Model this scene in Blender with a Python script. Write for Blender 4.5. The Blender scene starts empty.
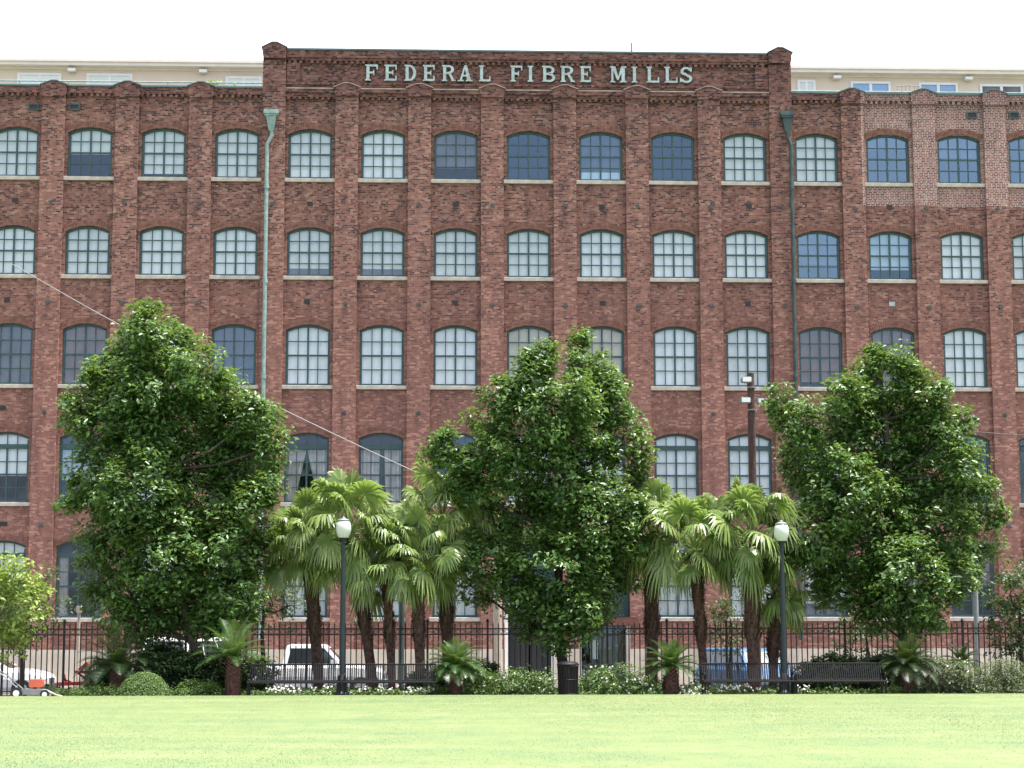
import bpy, math, random
import numpy as np
from mathutils import Vector, Matrix
R = math.radians
random.seed(7); rng = np.random.default_rng(11)
C = bpy.context.scene.collection
PI = math.pi

# ------------------------------------------------------------------ camera
F, YAW, PIT, ROL = 1923.9, .0396, .1282, -.0013
EYE = 2.2
CAM = Vector((15.7933, -71.18, EYE))
_cy, _sy, _cp, _sp = math.cos(YAW), math.sin(YAW), math.cos(PIT), math.sin(PIT)
FW = Vector((_sy*_cp, _cy*_cp, _sp)); RT0 = Vector((_cy, -_sy, 0)); UP0 = RT0.cross(FW)
RT = RT0*math.cos(ROL) + UP0*math.sin(ROL); UPV = UP0*math.cos(ROL) - RT0*math.sin(ROL)
cd = bpy.data.cameras.new('camera'); cam = bpy.data.objects.new('camera', cd); C.objects.link(cam)
cd.sensor_width = 36; cd.lens = F*36/1024; cd.clip_start = .5; cd.clip_end = 6000
m = Matrix((RT, UPV, -FW)).transposed().to_4x4(); m.translation = CAM
cam.matrix_world = m
bpy.context.scene.camera = cam

def at(px, py, Y):
    d = FW*F + RT*(px-512) + UPV*(384-py)
    return CAM + d*((Y-CAM.y)/d.y)
def zf(px, py): return at(px, py, 0).z

# ------------------------------------------------------------------ materials
def nodes(name):
    mt = bpy.data.materials.new(name); mt.use_nodes = True
    nt = mt.node_tree; return mt, nt, nt.nodes['Principled BSDF']
def N(nt, t, **k):
    n = nt.nodes.new(t)
    for a, b in k.items():
        if a in n.inputs.keys(): n.inputs[a].default_value = b
        else: setattr(n, a, b)
    return n
def MA(nt, op, a, b=None, c=None):
    n = nt.nodes.new('ShaderNodeMath'); n.operation = op
    for i, v in enumerate((a, b, c)):
        if v is None: continue
        if isinstance(v, (int, float)): n.inputs[i].default_value = v
        else: nt.links.new(v, n.inputs[i])
    return n.outputs[0]
def MIX(nt, fac, a, b, mode='MIX'):
    n = nt.nodes.new('ShaderNodeMix'); n.data_type = 'RGBA'; n.blend_type = mode
    for i, v in ((0, fac), (6, a), (7, b)):
        if isinstance(v, (int, float)): n.inputs[i].default_value = v
        elif isinstance(v, tuple): n.inputs[i].default_value = v if len(v) == 4 else (*v, 1)
        else: nt.links.new(v, n.inputs[i])
    return n.outputs[2]
def RAMP(nt, fac, stops, interp='LINEAR'):
    n = nt.nodes.new('ShaderNodeValToRGB'); e = n.color_ramp; e.interpolation = interp
    while len(e.elements) < len(stops): e.elements.new(.5)
    for el, (p, c) in zip(e.elements, stops):
        el.position = p; el.color = (*c, 1)
    nt.links.new(fac, n.inputs[0]); return n.outputs[0]
def simple(name, col, rough=.6, metal=0, var=.25, scale=3, bump=0, spec=.5, col2=None):
    mt, nt, b = nodes(name)
    tc = N(nt, 'ShaderNodeTexCoord'); nz = N(nt, 'ShaderNodeTexNoise', Scale=scale, Detail=6)
    nt.links.new(tc.outputs['Object'], nz.inputs['Vector'])
    c2 = col2 or tuple(v*(1-var) for v in col)
    o = RAMP(nt, nz.outputs[0], [(.35, c2), (.65, col)])
    nt.links.new(o, b.inputs['Base Color'])
    b.inputs['Roughness'].default_value = rough; b.inputs['Metallic'].default_value = metal
    b.inputs['Specular IOR Level'].default_value = spec
    if bump:
        bp = N(nt, 'ShaderNodeBump', Strength=bump, Distance=.02); n2 = N(nt, 'ShaderNodeTexNoise', Scale=scale*12, Detail=5)
        nt.links.new(tc.outputs['Object'], n2.inputs['Vector']); nt.links.new(n2.outputs[0], bp.inputs['Height'])
        nt.links.new(bp.outputs[0], b.inputs['Normal'])
    return mt

def brick_mat():
    mt, nt, b = nodes('brick')
    g = N(nt, 'ShaderNodeNewGeometry'); s = N(nt, 'ShaderNodeSeparateXYZ'); nt.links.new(g.outputs['Position'], s.inputs[0])
    x, y, z = s.outputs
    u0 = MA(nt, 'ADD', x, y)
    v = MA(nt, 'DIVIDE', z, .066); row = MA(nt, 'FLOOR', v); fz = MA(nt, 'FRACT', v)
    odd = MA(nt, 'MULTIPLY', MA(nt, 'MODULO', row, 2), .5)
    # every sixth course is laid as headers
    hd = MA(nt, 'LESS_THAN', MA(nt, 'MODULO', row, 3), .5)
    u = MA(nt, 'ADD', MA(nt, 'DIVIDE', u0, MA(nt, 'MULTIPLY_ADD', hd, -.093, .186)), odd); fu = MA(nt, 'FRACT', u); col = MA(nt, 'FLOOR', u)
    cmb = N(nt, 'ShaderNodeCombineXYZ'); nt.links.new(row, cmb.inputs[0]); nt.links.new(col, cmb.inputs[1])
    wn = N(nt, 'ShaderNodeTexWhiteNoise', noise_dimensions='2D'); nt.links.new(cmb.outputs[0], wn.inputs['Vector'])
    # large soft weathering
    big = N(nt, 'ShaderNodeTexNoise', Scale=.35, Detail=5, Roughness=.6); nt.links.new(g.outputs['Position'], big.inputs['Vector'])
    med = N(nt, 'ShaderNodeTexNoise', Scale=1.6, Detail=4); nt.links.new(g.outputs['Position'], med.inputs['Vector'])
    up = N(nt, 'ShaderNodeMapRange'); nt.links.new(z, up.inputs[0]); up.inputs[1].default_value = 9; up.inputs[2].default_value = 21
    up.inputs[3].default_value = -.22; up.inputs[4].default_value = .20
    sh = MA(nt, 'ADD', MA(nt, 'MULTIPLY', MA(nt, 'SUBTRACT', big.outputs[0], .5), .7), up.outputs[0])
    sh = MA(nt, 'ADD', sh, MA(nt, 'MULTIPLY', MA(nt, 'SUBTRACT', med.outputs[0], .5), .45))
    am = N(nt, 'ShaderNodeMapRange'); nt.links.new(z, am.inputs[0]); am.inputs[1].default_value = 8; am.inputs[2].default_value = 19; am.inputs[3].default_value = .72; am.inputs[4].default_value = 1.0
    wv_ = MA(nt, 'ADD', MA(nt, 'MULTIPLY', MA(nt, 'SUBTRACT', wn.outputs[0], .58), am.outputs[0]), .58)
    f = MA(nt, 'SUBTRACT', wv_, MA(nt, 'MULTIPLY', sh, .75))
    c = RAMP(nt, f, [(.0, (.055, .034, .036)), (.15, (.110, .052, .046)), (.30, (.185, .086, .069)), (.62, (.228, .106, .084)), (.86, (.278, .134, .106)), (1.0, (.40, .21, .16))])
    # re-laid patch at upper right: more contrast
    rp = MA(nt, 'MULTIPLY', MA(nt, 'GREATER_THAN', x, 31.95), MA(nt, 'GREATER_THAN', z, 18.25))
    tone = RAMP(nt, wn.outputs[0], [(.0, (.09, .042, .045)), (.35, (.20, .080, .07)), (.8, (.25, .105, .088)), (1, (.34, .17, .14))])
    c = MIX(nt, rp, c, tone)
    mortar = MIX(nt, rp, (.29, .185, .155), (.50, .41, .37))
    mf = MA(nt, 'MAXIMUM', MA(nt, 'LESS_THAN', fz, MA(nt, 'MULTIPLY_ADD', rp, .10, .15)), MA(nt, 'LESS_THAN', fu, MA(nt, 'MULTIPLY_ADD', rp, .10, .06)))
    w3 = N(nt, 'ShaderNodeTexWhiteNoise', noise_dimensions='3D'); nt.links.new(cmb.outputs[0], w3.inputs['Vector'])
    pale = MA(nt, 'MULTIPLY', MA(nt, 'LESS_THAN', w3.outputs[0], MA(nt, 'MULTIPLY_ADD', up.outputs[0], .45, .06)), .50)
    c = MIX(nt, pale, c, (.40, .27, .22))
    c = MIX(nt, MA(nt, 'MULTIPLY', mf, MA(nt, 'ADD', MA(nt, 'MULTIPLY_ADD', big.outputs[0], .9, .42), up.outputs[0])), c, mortar)
    # pale lime wash spots
    w2 = N(nt, 'ShaderNodeTexNoise', Scale=2.4, Detail=8, Roughness=.75); nt.links.new(g.outputs['Position'], w2.inputs['Vector'])
    lw = RAMP(nt, w2.outputs[0], [(.60, (0, 0, 0)), (.74, (1, 1, 1))])
    c = MIX(nt, MA(nt, 'MULTIPLY', lw, .28), c, (.38, .26, .22))
    # soot and rain streaks running down the wall
    mp = N(nt, 'ShaderNodeMapping'); mp.inputs['Scale'].default_value = (2.2, 2.2, .16); nt.links.new(g.outputs['Position'], mp.inputs[0])
    stn = N(nt, 'ShaderNodeTexNoise', Scale=1.0, Detail=6, Roughness=.65); nt.links.new(mp.outputs[0], stn.inputs['Vector'])
    c = MIX(nt, 1., c, RAMP(nt, stn.outputs[0], [(.32, (.72, .72, .76)), (.55, (1, 1, 1))]), 'MULTIPLY')
    # old soot held by the parapet brickwork
    so_ = N(nt, 'ShaderNodeMapRange'); so_.interpolation_type = 'SMOOTHSTEP'; nt.links.new(MA(nt, 'ADD', z, MA(nt, 'MULTIPLY', stn.outputs[0], 1.2)), so_.inputs[0]); so_.inputs[1].default_value = 22.0; so_.inputs[2].default_value = 23.2
    c = MIX(nt, MA(nt, 'MULTIPLY', so_.outputs[0], .85), c, MIX(nt, 1., c, (.70, .66, .70), 'MULTIPLY'))
    nt.links.new(c, b.inputs['Base Color']); b.inputs['Roughness'].default_value = .88; b.inputs['Specular IOR Level'].default_value = .25
    bp = N(nt, 'ShaderNodeBump', Strength=.5, Distance=.01)
    nt.links.new(MA(nt, 'SUBTRACT', MA(nt, 'MULTIPLY', wn.outputs[0], .5), mf), bp.inputs['Height']); nt.links.new(bp.outputs[0], b.inputs['Normal'])
    return mt
def leaf_mat(name, stops, rough=.4, trans=.3, spec=.5):
    mt, nt, b = nodes(name)
    g = N(nt, 'ShaderNodeNewGeometry'); nz = N(nt, 'ShaderNodeTexNoise', Scale=.9, Detail=3); nt.links.new(g.outputs['Position'], nz.inputs['Vector'])
    f = MA(nt, 'MULTIPLY_ADD', g.outputs['Random Per Island'], .62, MA(nt, 'MULTIPLY', nz.outputs[0], .38))
    k = len(stops)-1
    c = RAMP(nt, f, [(.08 + .84*i/k, s) for i, s in enumerate(stops)])
    nt.links.new(c, b.inputs['Base Color']); b.inputs['Roughness'].default_value = rough; b.inputs['Specular IOR Level'].default_value = spec
    tr = N(nt, 'ShaderNodeBsdfTranslucent'); mx = N(nt, 'ShaderNodeMixShader'); mx.inputs[0].default_value = trans
    nt.links.new(MIX(nt, .5, c, (.30, .42, .06), 'MIX'), tr.inputs[0])
    nt.links.new(b.outputs[0], mx.inputs[1]); nt.links.new(tr.outputs[0], mx.inputs[2])
    nt.links.new(mx.outputs[0], nt.nodes['Material Output'].inputs[0])
    return mt
def pane_mat(name, tint, base, fac=.12):
    mt, nt, b = nodes(name)
    tr = N(nt, 'ShaderNodeBsdfTransparent'); gl = N(nt, 'ShaderNodeBsdfGlossy'); gl.inputs['Roughness'].default_value = .03
    tr.inputs[0].default_value = (*base, 1); gl.inputs[0].default_value = (*tint, 1)
    g = N(nt, 'ShaderNodeTexCoord'); nz = N(nt, 'ShaderNodeTexNoise', Scale=.55, Detail=2); nt.links.new(g.outputs['Object'], nz.inputs['Vector'])
    bp = N(nt, 'ShaderNodeBump', Strength=.25, Distance=.2); nt.links.new(nz.outputs[0], bp.inputs['Height']); nt.links.new(bp.outputs[0], gl.inputs['Normal'])
    mx = N(nt, 'ShaderNodeMixShader'); mx.inputs[0].default_value = fac
    nt.links.new(tr.outputs[0], mx.inputs[1]); nt.links.new(gl.outputs[0], mx.inputs[2])
    nt.links.new(mx.outputs[0], nt.nodes['Material Output'].inputs[0])
    return mt

M = {}
M['brick'] = brick_mat()
M['arch'] = simple('arch_brick', (.25, .115, .088), .85, var=.5, scale=6)
M['plinth'] = simple('cream_paint', (.50, .44, .37), .7, var=.18, scale=1.2, bump=.1)
M['stone'] = simple('sill_stone', (.46, .42, .37), .7, var=.3, scale=4)
M['teal'] = simple('teal_green_paint', (.030, .078, .080), .45, var=.25, scale=5)
M['patina'] = simple('patina_copper', (.27, .37, .345), .6, var=.45, scale=7, col2=(.16, .25, .235))
M['patina_dark'] = simple('dark_patina_copper', (.05, .09, .085), .5, col2=(.025, .04, .042), scale=3)
M['letter'] = simple('pale_patina_letter', (.41, .51, .52), .6, var=.3, scale=6)
M['flash'] = simple('flashing', (.10, .17, .18), .5, var=.3, scale=3)
M['dust'] = simple('dusty_ledge', (.36, .29, .26), .9, var=.4, scale=3)
M['dark'] = simple('dark_interior', (.030, .030, .034), .9)
M['black'] = simple('black_metal', (.012, .013, .016), .45, var=.2)
M['bench'] = simple('bench_blue_black_metal', (.002, .003, .005), .6, spec=.25, var=.3)
M['lamp_post'] = simple('dark_green_post', (.007, .018, .024), .55, var=.3)
M['globe'] = simple('lamp_globe', (.52, .57, .52), .25, var=.05)
M['blind'] = simple('blind', (.71, .75, .73), .7, var=.1, scale=1.5)
M['blind_w'] = simple('blind_white', (.83, .87, .86), .7, var=.08, scale=1.5)
M['blind_be'] = simple('blind_beige', (.60, .53, .38), .7, var=.12, scale=1.5)
M['refl_br'] = simple('reflection_brown', (.23, .17, .165), .8, var=.35, scale=1.2)  # building opposite, reflected in the panes, painted as brown sheets
M['blind_refl_gr'] = simple('blind_reflection_grey', (.17, .18, .21), .8, var=.4, scale=1.2)  # grey blinds, and the grey reflection painted into reflective panes
M['curtain'] = simple('curtain', (.50, .48, .46), .85, var=.25, scale=5)
M['pane'] = pane_mat('pane_glass', (.60, .72, .95), (.95, .97, .99), .10)
M['pane_blue_refl'] = pane_mat('pane_glass_blue_reflection', (.36, .50, .68), (.8, .9, 1.0), .19)  # blue of the reflected sky put into the gloss tint
M['pane_sky'] = pane_mat('pane_glass_sky', (.40, .56, .74), (.8, .9, 1.0), .30)  # stronger gloss, coloured with the reflected sky's blue
M['stucco'] = simple('penthouse_stucco', (.70, .59, .48), .8, var=.08, scale=.8)
M['trim'] = simple('cream_trim', (.78, .71, .62), .6, var=.08)
M['white'] = simple('white_paint', (.78, .78, .76), .45, var=.08)
M['roof'] = simple('roof_felt', (.12, .12, .12), .9)
M['wood'] = simple('pole_wood', (.085, .045, .034), .85, var=.5, scale=9, bump=.4)
M['bark'] = simple('bark', (.11, .092, .078), .9, var=.5, scale=7, bump=.8)
M['bark_d'] = simple('dark_bark', (.045, .038, .034), .9, var=.5, scale=9, bump=.8)
M['palm_bark'] = simple('palm_bark', (.115, .062, .048), .9, var=.65, scale=12, bump=1)
M['boot'] = simple('palm_boot', (.15, .085, .065), .85, var=.6, scale=10)
M['galv'] = simple('galvanised_grey', (.22, .24, .25), .5, var=.2)
M['pale_post'] = simple('pale_post', (.48, .42, .36), .6, var=.2)
M['cable'] = simple('grey_cable', (.26, .25, .25), .5, var=.1)
M['cable_d'] = simple('dark_cable', (.10, .09, .09), .6)
M['brown'] = simple('red_brown_paint', (.16, .060, .045), .5, var=.3)
M['tan'] = simple('tan_panel', (.19, .16, .12), .5, var=.3, scale=2)
M['asphalt'] = simple('asphalt', (.055, .055, .057), .9, var=.3, scale=2, bump=.4)
M['concrete'] = simple('concrete', (.36, .34, .31), .85, var=.2, scale=1.5, bump=.2)
M['kerb'] = simple('kerb_concrete', (.42, .40, .37), .8, var=.25, scale=2)
M['paint_line'] = simple('road_paint', (.7, .7, .66), .7, var=.25, scale=3)
M['brickpath'] = simple('path_pavers', (.40, .30, .27), .85, var=.3, scale=5, bump=.2)
M['mulch'] = simple('mulch', (.060, .042, .030), .95, var=.6, scale=9, bump=1)
M['earth'] = simple('earth', (.10, .12, .06), .95, var=.3, scale=.2)
M['rubber'] = simple('tyre_rubber', (.02, .02, .021), .8)
M['rim'] = simple('wheel_rim', (.45, .45, .46), .3, metal=.7, var=.1)
M['car_white'] = simple('white_car_paint', (.70, .70, .69), .22, var=.03)
M['car_blue'] = simple('blue_car_paint', (.07, .16, .29), .25, var=.08)
M['car_glass'] = simple('car_glass', (.022, .026, .03), .06, var=.1, spec=.8)
M['car_glass_refl'] = simple('car_glass_pale_reflection', (.30, .34, .36), .08, var=.3, spec=.8)  # pale tone is the windows' white reflection painted into the glass
M['lens'] = simple('headlight_lens', (.65, .66, .66), .1, var=.1)
M['red'] = simple('red_machine_paint', (.42, .035, .025), .35, var=.2)
M['orange'] = simple('orange_red_plastic', (.66, .13, .07), .35, var=.15)
M['flower'] = simple('white_petal', (.80, .80, .78), .6, var=.1)
M['leaf'] = leaf_mat('glossy_leaf', [(.018, .050, .016), (.046, .108, .028), (.088, .178, .042), (.165, .270, .070)], .38, .30, .45)
M['leaf_l'] = leaf_mat('light_leaf', [(.10, .17, .035), (.18, .27, .05), (.27, .36, .08), (.38, .44, .14)], .45, .35)
M['leaf_d'] = leaf_mat('dark_leaf', [(.012, .030, .012), (.022, .052, .018), (.038, .075, .022), (.055, .10, .03)], .45, .2)
M['leaf_b'] = leaf_mat('bush_leaf', [(.036, .085, .020), (.062, .130, .028), (.095, .18, .038), (.14, .23, .055)], .5, .2)
M['leaf_g'] = leaf_mat('grey_green_leaf', [(.045, .075, .035), (.075, .11, .05), (.11, .15, .065), (.15, .20, .09)], .5, .2)
M['palm'] = leaf_mat('palm_leaf', [(.075, .135, .036), (.14, .215, .060), (.23, .31, .095), (.40, .45, .22)], .36, .42, .6)
M['cycad'] = leaf_mat('cycad_leaf', [(.018, .055, .018), (.034, .090, .024), (.055, .13, .03), (.085, .17, .04)], .35, .2, .6)
M['cycad_d'] = leaf_mat('dark_cycad_leaf', [(.010, .028, .012), (.018, .045, .016), (.030, .065, .02), (.06, .12, .03)], .4, .15, .5)

# ------------------------------------------------------------------ mesh helpers
class MB:
    def __init__(s): s.v = []; s.f = []
    def add(s, vs, fs):
        n = len(s.v); s.v += [tuple(v) for v in vs]; s.f += [tuple(i+n for i in f) for f in fs]
    def box(s, x0, x1, y0, y1, z0, z1):
        s.add([(x0,y0,z0),(x1,y0,z0),(x1,y1,z0),(x0,y1,z0),(x0,y0,z1),(x1,y0,z1),(x1,y1,z1),(x0,y1,z1)],
              [(0,3,2,1),(4,5,6,7),(0,1,5,4),(1,2,6,5),(2,3,7,6),(3,0,4,7)])
    def bevbox(s, x0, x1, y0, y1, z0, z1, b=.02):
        s.prism([(x0+b,z0),(x1-b,z0),(x1,z0+b),(x1,z1-b),(x1-b,z1),(x0+b,z1),(x0,z1-b),(x0,z0+b)], y0, y1)
    def prism(s, poly, y0, y1):            # poly in (x,z), counter-clockwise seen from -Y
        n = len(poly)
        s.add([(x,y0,z) for x, z in poly] + [(x,y1,z) for x, z in poly],
              [tuple(range(n)), tuple(range(2*n-1, n-1, -1))] + [(i, i+n, (i+1) % n+n, (i+1) % n) for i in range(n)])
    def prism_x(s, poly, x0, x1):          # poly in (y,z)
        n = len(poly)
        s.add([(x0,y,z) for y, z in poly] + [(x1,y,z) for y, z in poly],
              [tuple(range(n-1, -1, -1)), tuple(range(n, 2*n))] + [(i, (i+1) % n, (i+1) % n+n, i+n) for i in range(n)])
    def bar(s, a, b, w, h=None, up=(0,0,1)):
        a, b = Vector(a), Vector(b); d = (b-a).normalized(); h = h or w
        u = Vector(up); sd = d.cross(u)
        if sd.length < 1e-4: sd = d.cross(Vector((1,0,0)))
        sd.normalize(); u = sd.cross(d)
        vs = [p + sd*(i*w/2) + u*(j*h/2) for p in (a, b) for i, j in ((-1,-1),(1,-1),(1,1),(-1,1))]
        s.add(vs, [(0,1,2,3),(7,6,5,4),(0,4,5,1),(1,5,6,2),(2,6,7,3),(3,7,4,0)])
    def tube(s, pts, rad, n=8, caps=True, jit=0):
        pts = [Vector(p) for p in pts]
        if isinstance(rad, (int, float)): rad = [rad]*len(pts)
        b = len(s.v); ref = Vector((.3, .9, .1))
        for i, p in enumerate(pts):
            d = (pts[min(i+1, len(pts)-1)] - pts[max(i-1, 0)]).normalized()
            u = d.cross(ref)
            if u.length < .1: u = d.cross(Vector((1, 0, 0)))
            u.normalize(); w = d.cross(u)
            for k in range(n):
                a = 2*PI*k/n; r = rad[i]*(1+random.uniform(-jit, jit))
                s.v.append(tuple(p + u*math.cos(a)*r + w*math.sin(a)*r))
        for i in range(len(pts)-1):
            for k in range(n):
                k2 = (k+1) % n; s.f.append((b+i*n+k, b+i*n+k2, b+(i+1)*n+k2, b+(i+1)*n+k))
        if caps:
            s.f.append(tuple(b+k for k in range(n-1, -1, -1))); e = b+(len(pts)-1)*n; s.f.append(tuple(e+k for k in range(n)))
    def lathe(s, prof, n=16, c=(0,0,0)):
        s.tube([(c[0], c[1], c[2]+z) for r, z in prof], [r for r, z in prof], n)
    def mesh(s, name, mat, smooth=False):
        me = bpy.data.meshes.new(name); me.from_pydata(s.v, [], s.f); me.update()
        for mm in (mat if isinstance(mat, list) else [mat]): me.materials.append(mm)
        if smooth: me.polygons.foreach_set('use_smooth', [True]*len(me.polygons))
        return me
    def build(s, name, mat, parent=None, smooth=False):
        return link(name, s.mesh(name, mat, smooth), parent)
def link(name, me, parent=None, loc=None):
    o = bpy.data.objects.new(name, me); C.objects.link(o)
    if parent: o.parent = parent
    if loc is not None: o.location = loc
    return o
def tag(o, label=None, cat=None, group=None, kind=None):
    for k, v in (('label', label), ('category', cat), ('group', group), ('kind', kind)):
        if v: o[k] = v
    return o
def thing(name, label, cat, loc=(0,0,0), rz=0, group=None):
    o = bpy.data.objects.new(name, None); C.objects.link(o); o.location = loc; o.rotation_euler = (0, 0, rz)
    return tag(o, label, cat, group)
def struct(name, mb, mat, kind='structure'):
    o = mb.build(name, mat); o['kind'] = kind; return o
def clone(o, loc, rz, label, group=None):
    c = o.copy(); C.objects.link(c); c.location = loc; c.rotation_euler = (0, 0, rz); c['label'] = label
    if group: c['group'] = group
    def rec(a, b):
        for ch in [k for k in bpy.data.objects if k.parent == a]:
            d = ch.copy(); C.objects.link(d); d.parent = b; rec(ch, d)
    rec(o, c); return c

# leaves: one mesh of many small folded leaves
def leaf_mesh(name, pos, nrm, size, mat, aspect=.5, fold=.25):
    n = len(pos); nrm = nrm/np.linalg.norm(nrm, axis=1, keepdims=True)
    r = rng.normal(size=(n, 3)); t = np.cross(nrm, r); t /= np.linalg.norm(t, axis=1, keepdims=True); s = np.cross(nrm, t)
    L = (size*rng.uniform(.65, 1.25, n))[:, None]; Wd = L*aspect
    v = np.empty((n, 4, 3))
    v[:, 0] = pos - t*L*.5; v[:, 2] = pos + t*L*.5 - nrm*L*.08
    v[:, 1] = pos + s*Wd*.5 + nrm*Wd*fold; v[:, 3] = pos - s*Wd*.5 + nrm*Wd*fold
    idx = (np.arange(n)*4)[:, None]
    tri = np.concatenate([idx+np.array([0, 1, 2]), idx+np.array([0, 2, 3])], 1).reshape(-1)
    return raw_mesh(name, v.reshape(-1, 3), tri, 3, mat)
def raw_mesh(name, verts, idx, k, mat):
    me = bpy.data.meshes.new(name); nf = len(idx)//k
    me.vertices.add(len(verts)); me.vertices.foreach_set('co', np.asarray(verts, dtype=np.float32).ravel())
    me.loops.add(len(idx)); me.loops.foreach_set('vertex_index', np.asarray(idx, dtype=np.int32))
    me.polygons.add(nf); me.polygons.foreach_set('loop_start', np.arange(0, nf*k, k, dtype=np.int32))
    try: me.polygons.foreach_set('loop_total', np.full(nf, k, dtype=np.int32))
    except Exception: pass
    me.update(calc_edges=True); me.validate(); me.materials.append(mat); return me
def crown_points(lobes, dens=60, per=26, rc=.24, up=.85, shell=.5, flat=.8):
    P, Nn = [], []
    for (x, y, z, r) in lobes:
        k = max(3, int(dens*r*r))
        d = rng.normal(size=(k, 3)); d /= np.linalg.norm(d, axis=1, keepdims=True)
        rad = r*(shell + (1.06-shell)*rng.random(k)**.6)
        cc = np.array([x, y, z]) + d*rad[:, None]*np.array([1, .85, 1.05]) + rng.normal(size=(k, 3))*r*.08
        q = rng.normal(size=(k, per, 3))*rc*rng.uniform(.45, 1.15, (k, 1, 1)); qn = np.linalg.norm(q, axis=2, keepdims=True); q = q*np.minimum(1, 1.7*rc/np.maximum(qn, 1e-6)); q[..., 2] *= flat
        p = cc[:, None, :] + q
        nn = d[:, None, :]*.45 + np.array([0, 0, up]) + rng.normal(size=(k, per, 3))*.42
        P.append(p.reshape(-1, 3)); Nn.append(nn.reshape(-1, 3))
    return np.concatenate(P), np.concatenate(Nn)

# ------------------------------------------------------------------ world and sun
sc = bpy.context.scene
w = bpy.data.worlds.new('World'); sc.world = w; w.use_nodes = True; wn = w.node_tree
SUN_EL, SUN_AZ = R(76), R(101)
sky = wn.nodes.new('ShaderNodeTexSky'); sky.sky_type = 'NISHITA'; sky.sun_disc = False
sky.sun_elevation = SUN_EL; sky.sun_rotation = SUN_AZ; sky.air_density = 1.0; sky.dust_density = 6.0; sky.ozone_density = 1.0
bg = wn.nodes['Background']; bg.inputs[1].default_value = .15
# added haze whitens sky beyond the building, lights the facade from behind the camera
tcw = wn.nodes.new('ShaderNodeTexCoord'); sp = wn.nodes.new('ShaderNodeSeparateXYZ'); wn.links.new(tcw.outputs['Generated'], sp.inputs[0])
mr = wn.nodes.new('ShaderNodeMapRange'); mr.interpolation_type = 'SMOOTHSTEP'; wn.links.new(sp.outputs[1], mr.inputs[0]); mr.inputs[1].default_value = -.7; mr.inputs[2].default_value = .5; mr.inputs[3].default_value = .46; mr.inputs[4].default_value = 1
mz = wn.nodes.new('ShaderNodeMapRange'); mz.interpolation_type = 'SMOOTHSTEP'; wn.links.new(sp.outputs[2], mz.inputs[0]); mz.inputs[1].default_value = .3; mz.inputs[2].default_value = 1; mz.inputs[3].default_value = 1; mz.inputs[4].default_value = .22
cl = wn.nodes.new('ShaderNodeTexNoise'); cl.inputs['Scale'].default_value = 2.2; cl.inputs['Detail'].default_value = 6; wn.links.new(tcw.outputs['Generated'], cl.inputs['Vector'])
vf = MA(wn, 'MULTIPLY', mr.outputs[0], mz.outputs[0])
vf = MA(wn, 'MULTIPLY', vf, MA(wn, 'MULTIPLY_ADD', cl.outputs[0], .5, .75)); 
hz_c = MIX(wn, 1., MIX(wn, vf, (0, 0, 0), (4.3, 4.45, 4.6)), sky.outputs[0], 'ADD')
wn.links.new(hz_c, bg.inputs[0])
sl = bpy.data.lights.new('sun', 'SUN'); sl.energy = 4.6; sl.angle = R(.53); sl.color = (1, .97, .93)
so = bpy.data.objects.new('sun', sl); C.objects.link(so)
sd = Vector((math.sin(SUN_AZ)*math.cos(SUN_EL), math.cos(SUN_AZ)*math.cos(SUN_EL), math.sin(SUN_EL)))
so.rotation_euler = sd.to_track_quat('Z', 'Y').to_euler(); so.location = (0, -60, 60)
vs_ = sc.view_settings; vs_.view_transform = 'Standard'; vs_.look = 'None'; vs_.gamma = 1; vs_.exposure = 1.05
sc.cycles.max_bounces = 8; sc.cycles.transparent_max_bounces = 12; sc.cycles.diffuse_bounces = 3; sc.cycles.glossy_bounces = 3

# ------------------------------------------------------------------ ground
LAWN_Z, EDGE_Y = .6, -21.2
def sheet(name, x0, x1, y0, y1, z, mat, z1=None):
    b = MB(); z1 = z if z1 is None else z1
    b.add([(x0,y0,z),(x1,y0,z),(x1,y1,z1),(x0,y1,z1)], [(0,1,2,3)]); return struct(name, b, mat)
sheet('terrain', -3000, 3000, -3000, 3000, -.05, M['earth'])
def grass_mat():
    mt, nt, b = nodes('lawn_grass')
    g = N(nt, 'ShaderNodeNewGeometry')
    mp = N(nt, 'ShaderNodeMapping'); mp.inputs['Scale'].default_value = (.10, .35, 1); nt.links.new(g.outputs['Position'], mp.inputs[0])
    n1 = N(nt, 'ShaderNodeTexNoise', Scale=1.6, Detail=5, Roughness=.6); nt.links.new(mp.outputs[0], n1.inputs['Vector'])
    mp2 = N(nt, 'ShaderNodeMapping'); mp2.inputs['Scale'].default_value = (1.2, .5, 1); mp2.inputs['Rotation'].default_value = (0, 0, -.5); nt.links.new(g.outputs['Position'], mp2.inputs[0])
    n2 = N(nt, 'ShaderNodeTexNoise', Scale=1.5, Detail=7, Roughness=.7); nt.links.new(mp2.outputs[0], n2.inputs['Vector'])
    n3 = N(nt, 'ShaderNodeTexNoise', Scale=14, Detail=4, Roughness=.7); nt.links.new(g.outputs['Position'], n3.inputs['Vector'])
    f = MA(nt, 'ADD', MA(nt, 'MULTIPLY', n1.outputs[0], .36), MA(nt, 'MULTIPLY', n2.outputs[0], .30))
    f = MA(nt, 'ADD', f, MA(nt, 'MULTIPLY', n3.outputs[0], .32))
    f = MA(nt, 'ADD', f, MA(nt, 'MULTIPLY', MA(nt, 'SUBTRACT', g.outputs['Random Per Island'], .5), .06))
    c = RAMP(nt, f, [(.36, (.086, .134, .056)), (.44, (.112, .162, .068)), (.52, (.142, .180, .066)), (.63, (.195, .218, .125))])
    nt.links.new(c, b.inputs['Base Color']); b.inputs['Roughness'].default_value = .7; b.inputs['Specular IOR Level'].default_value = .25
    return mt
M['grass'] = grass_mat()
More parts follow.
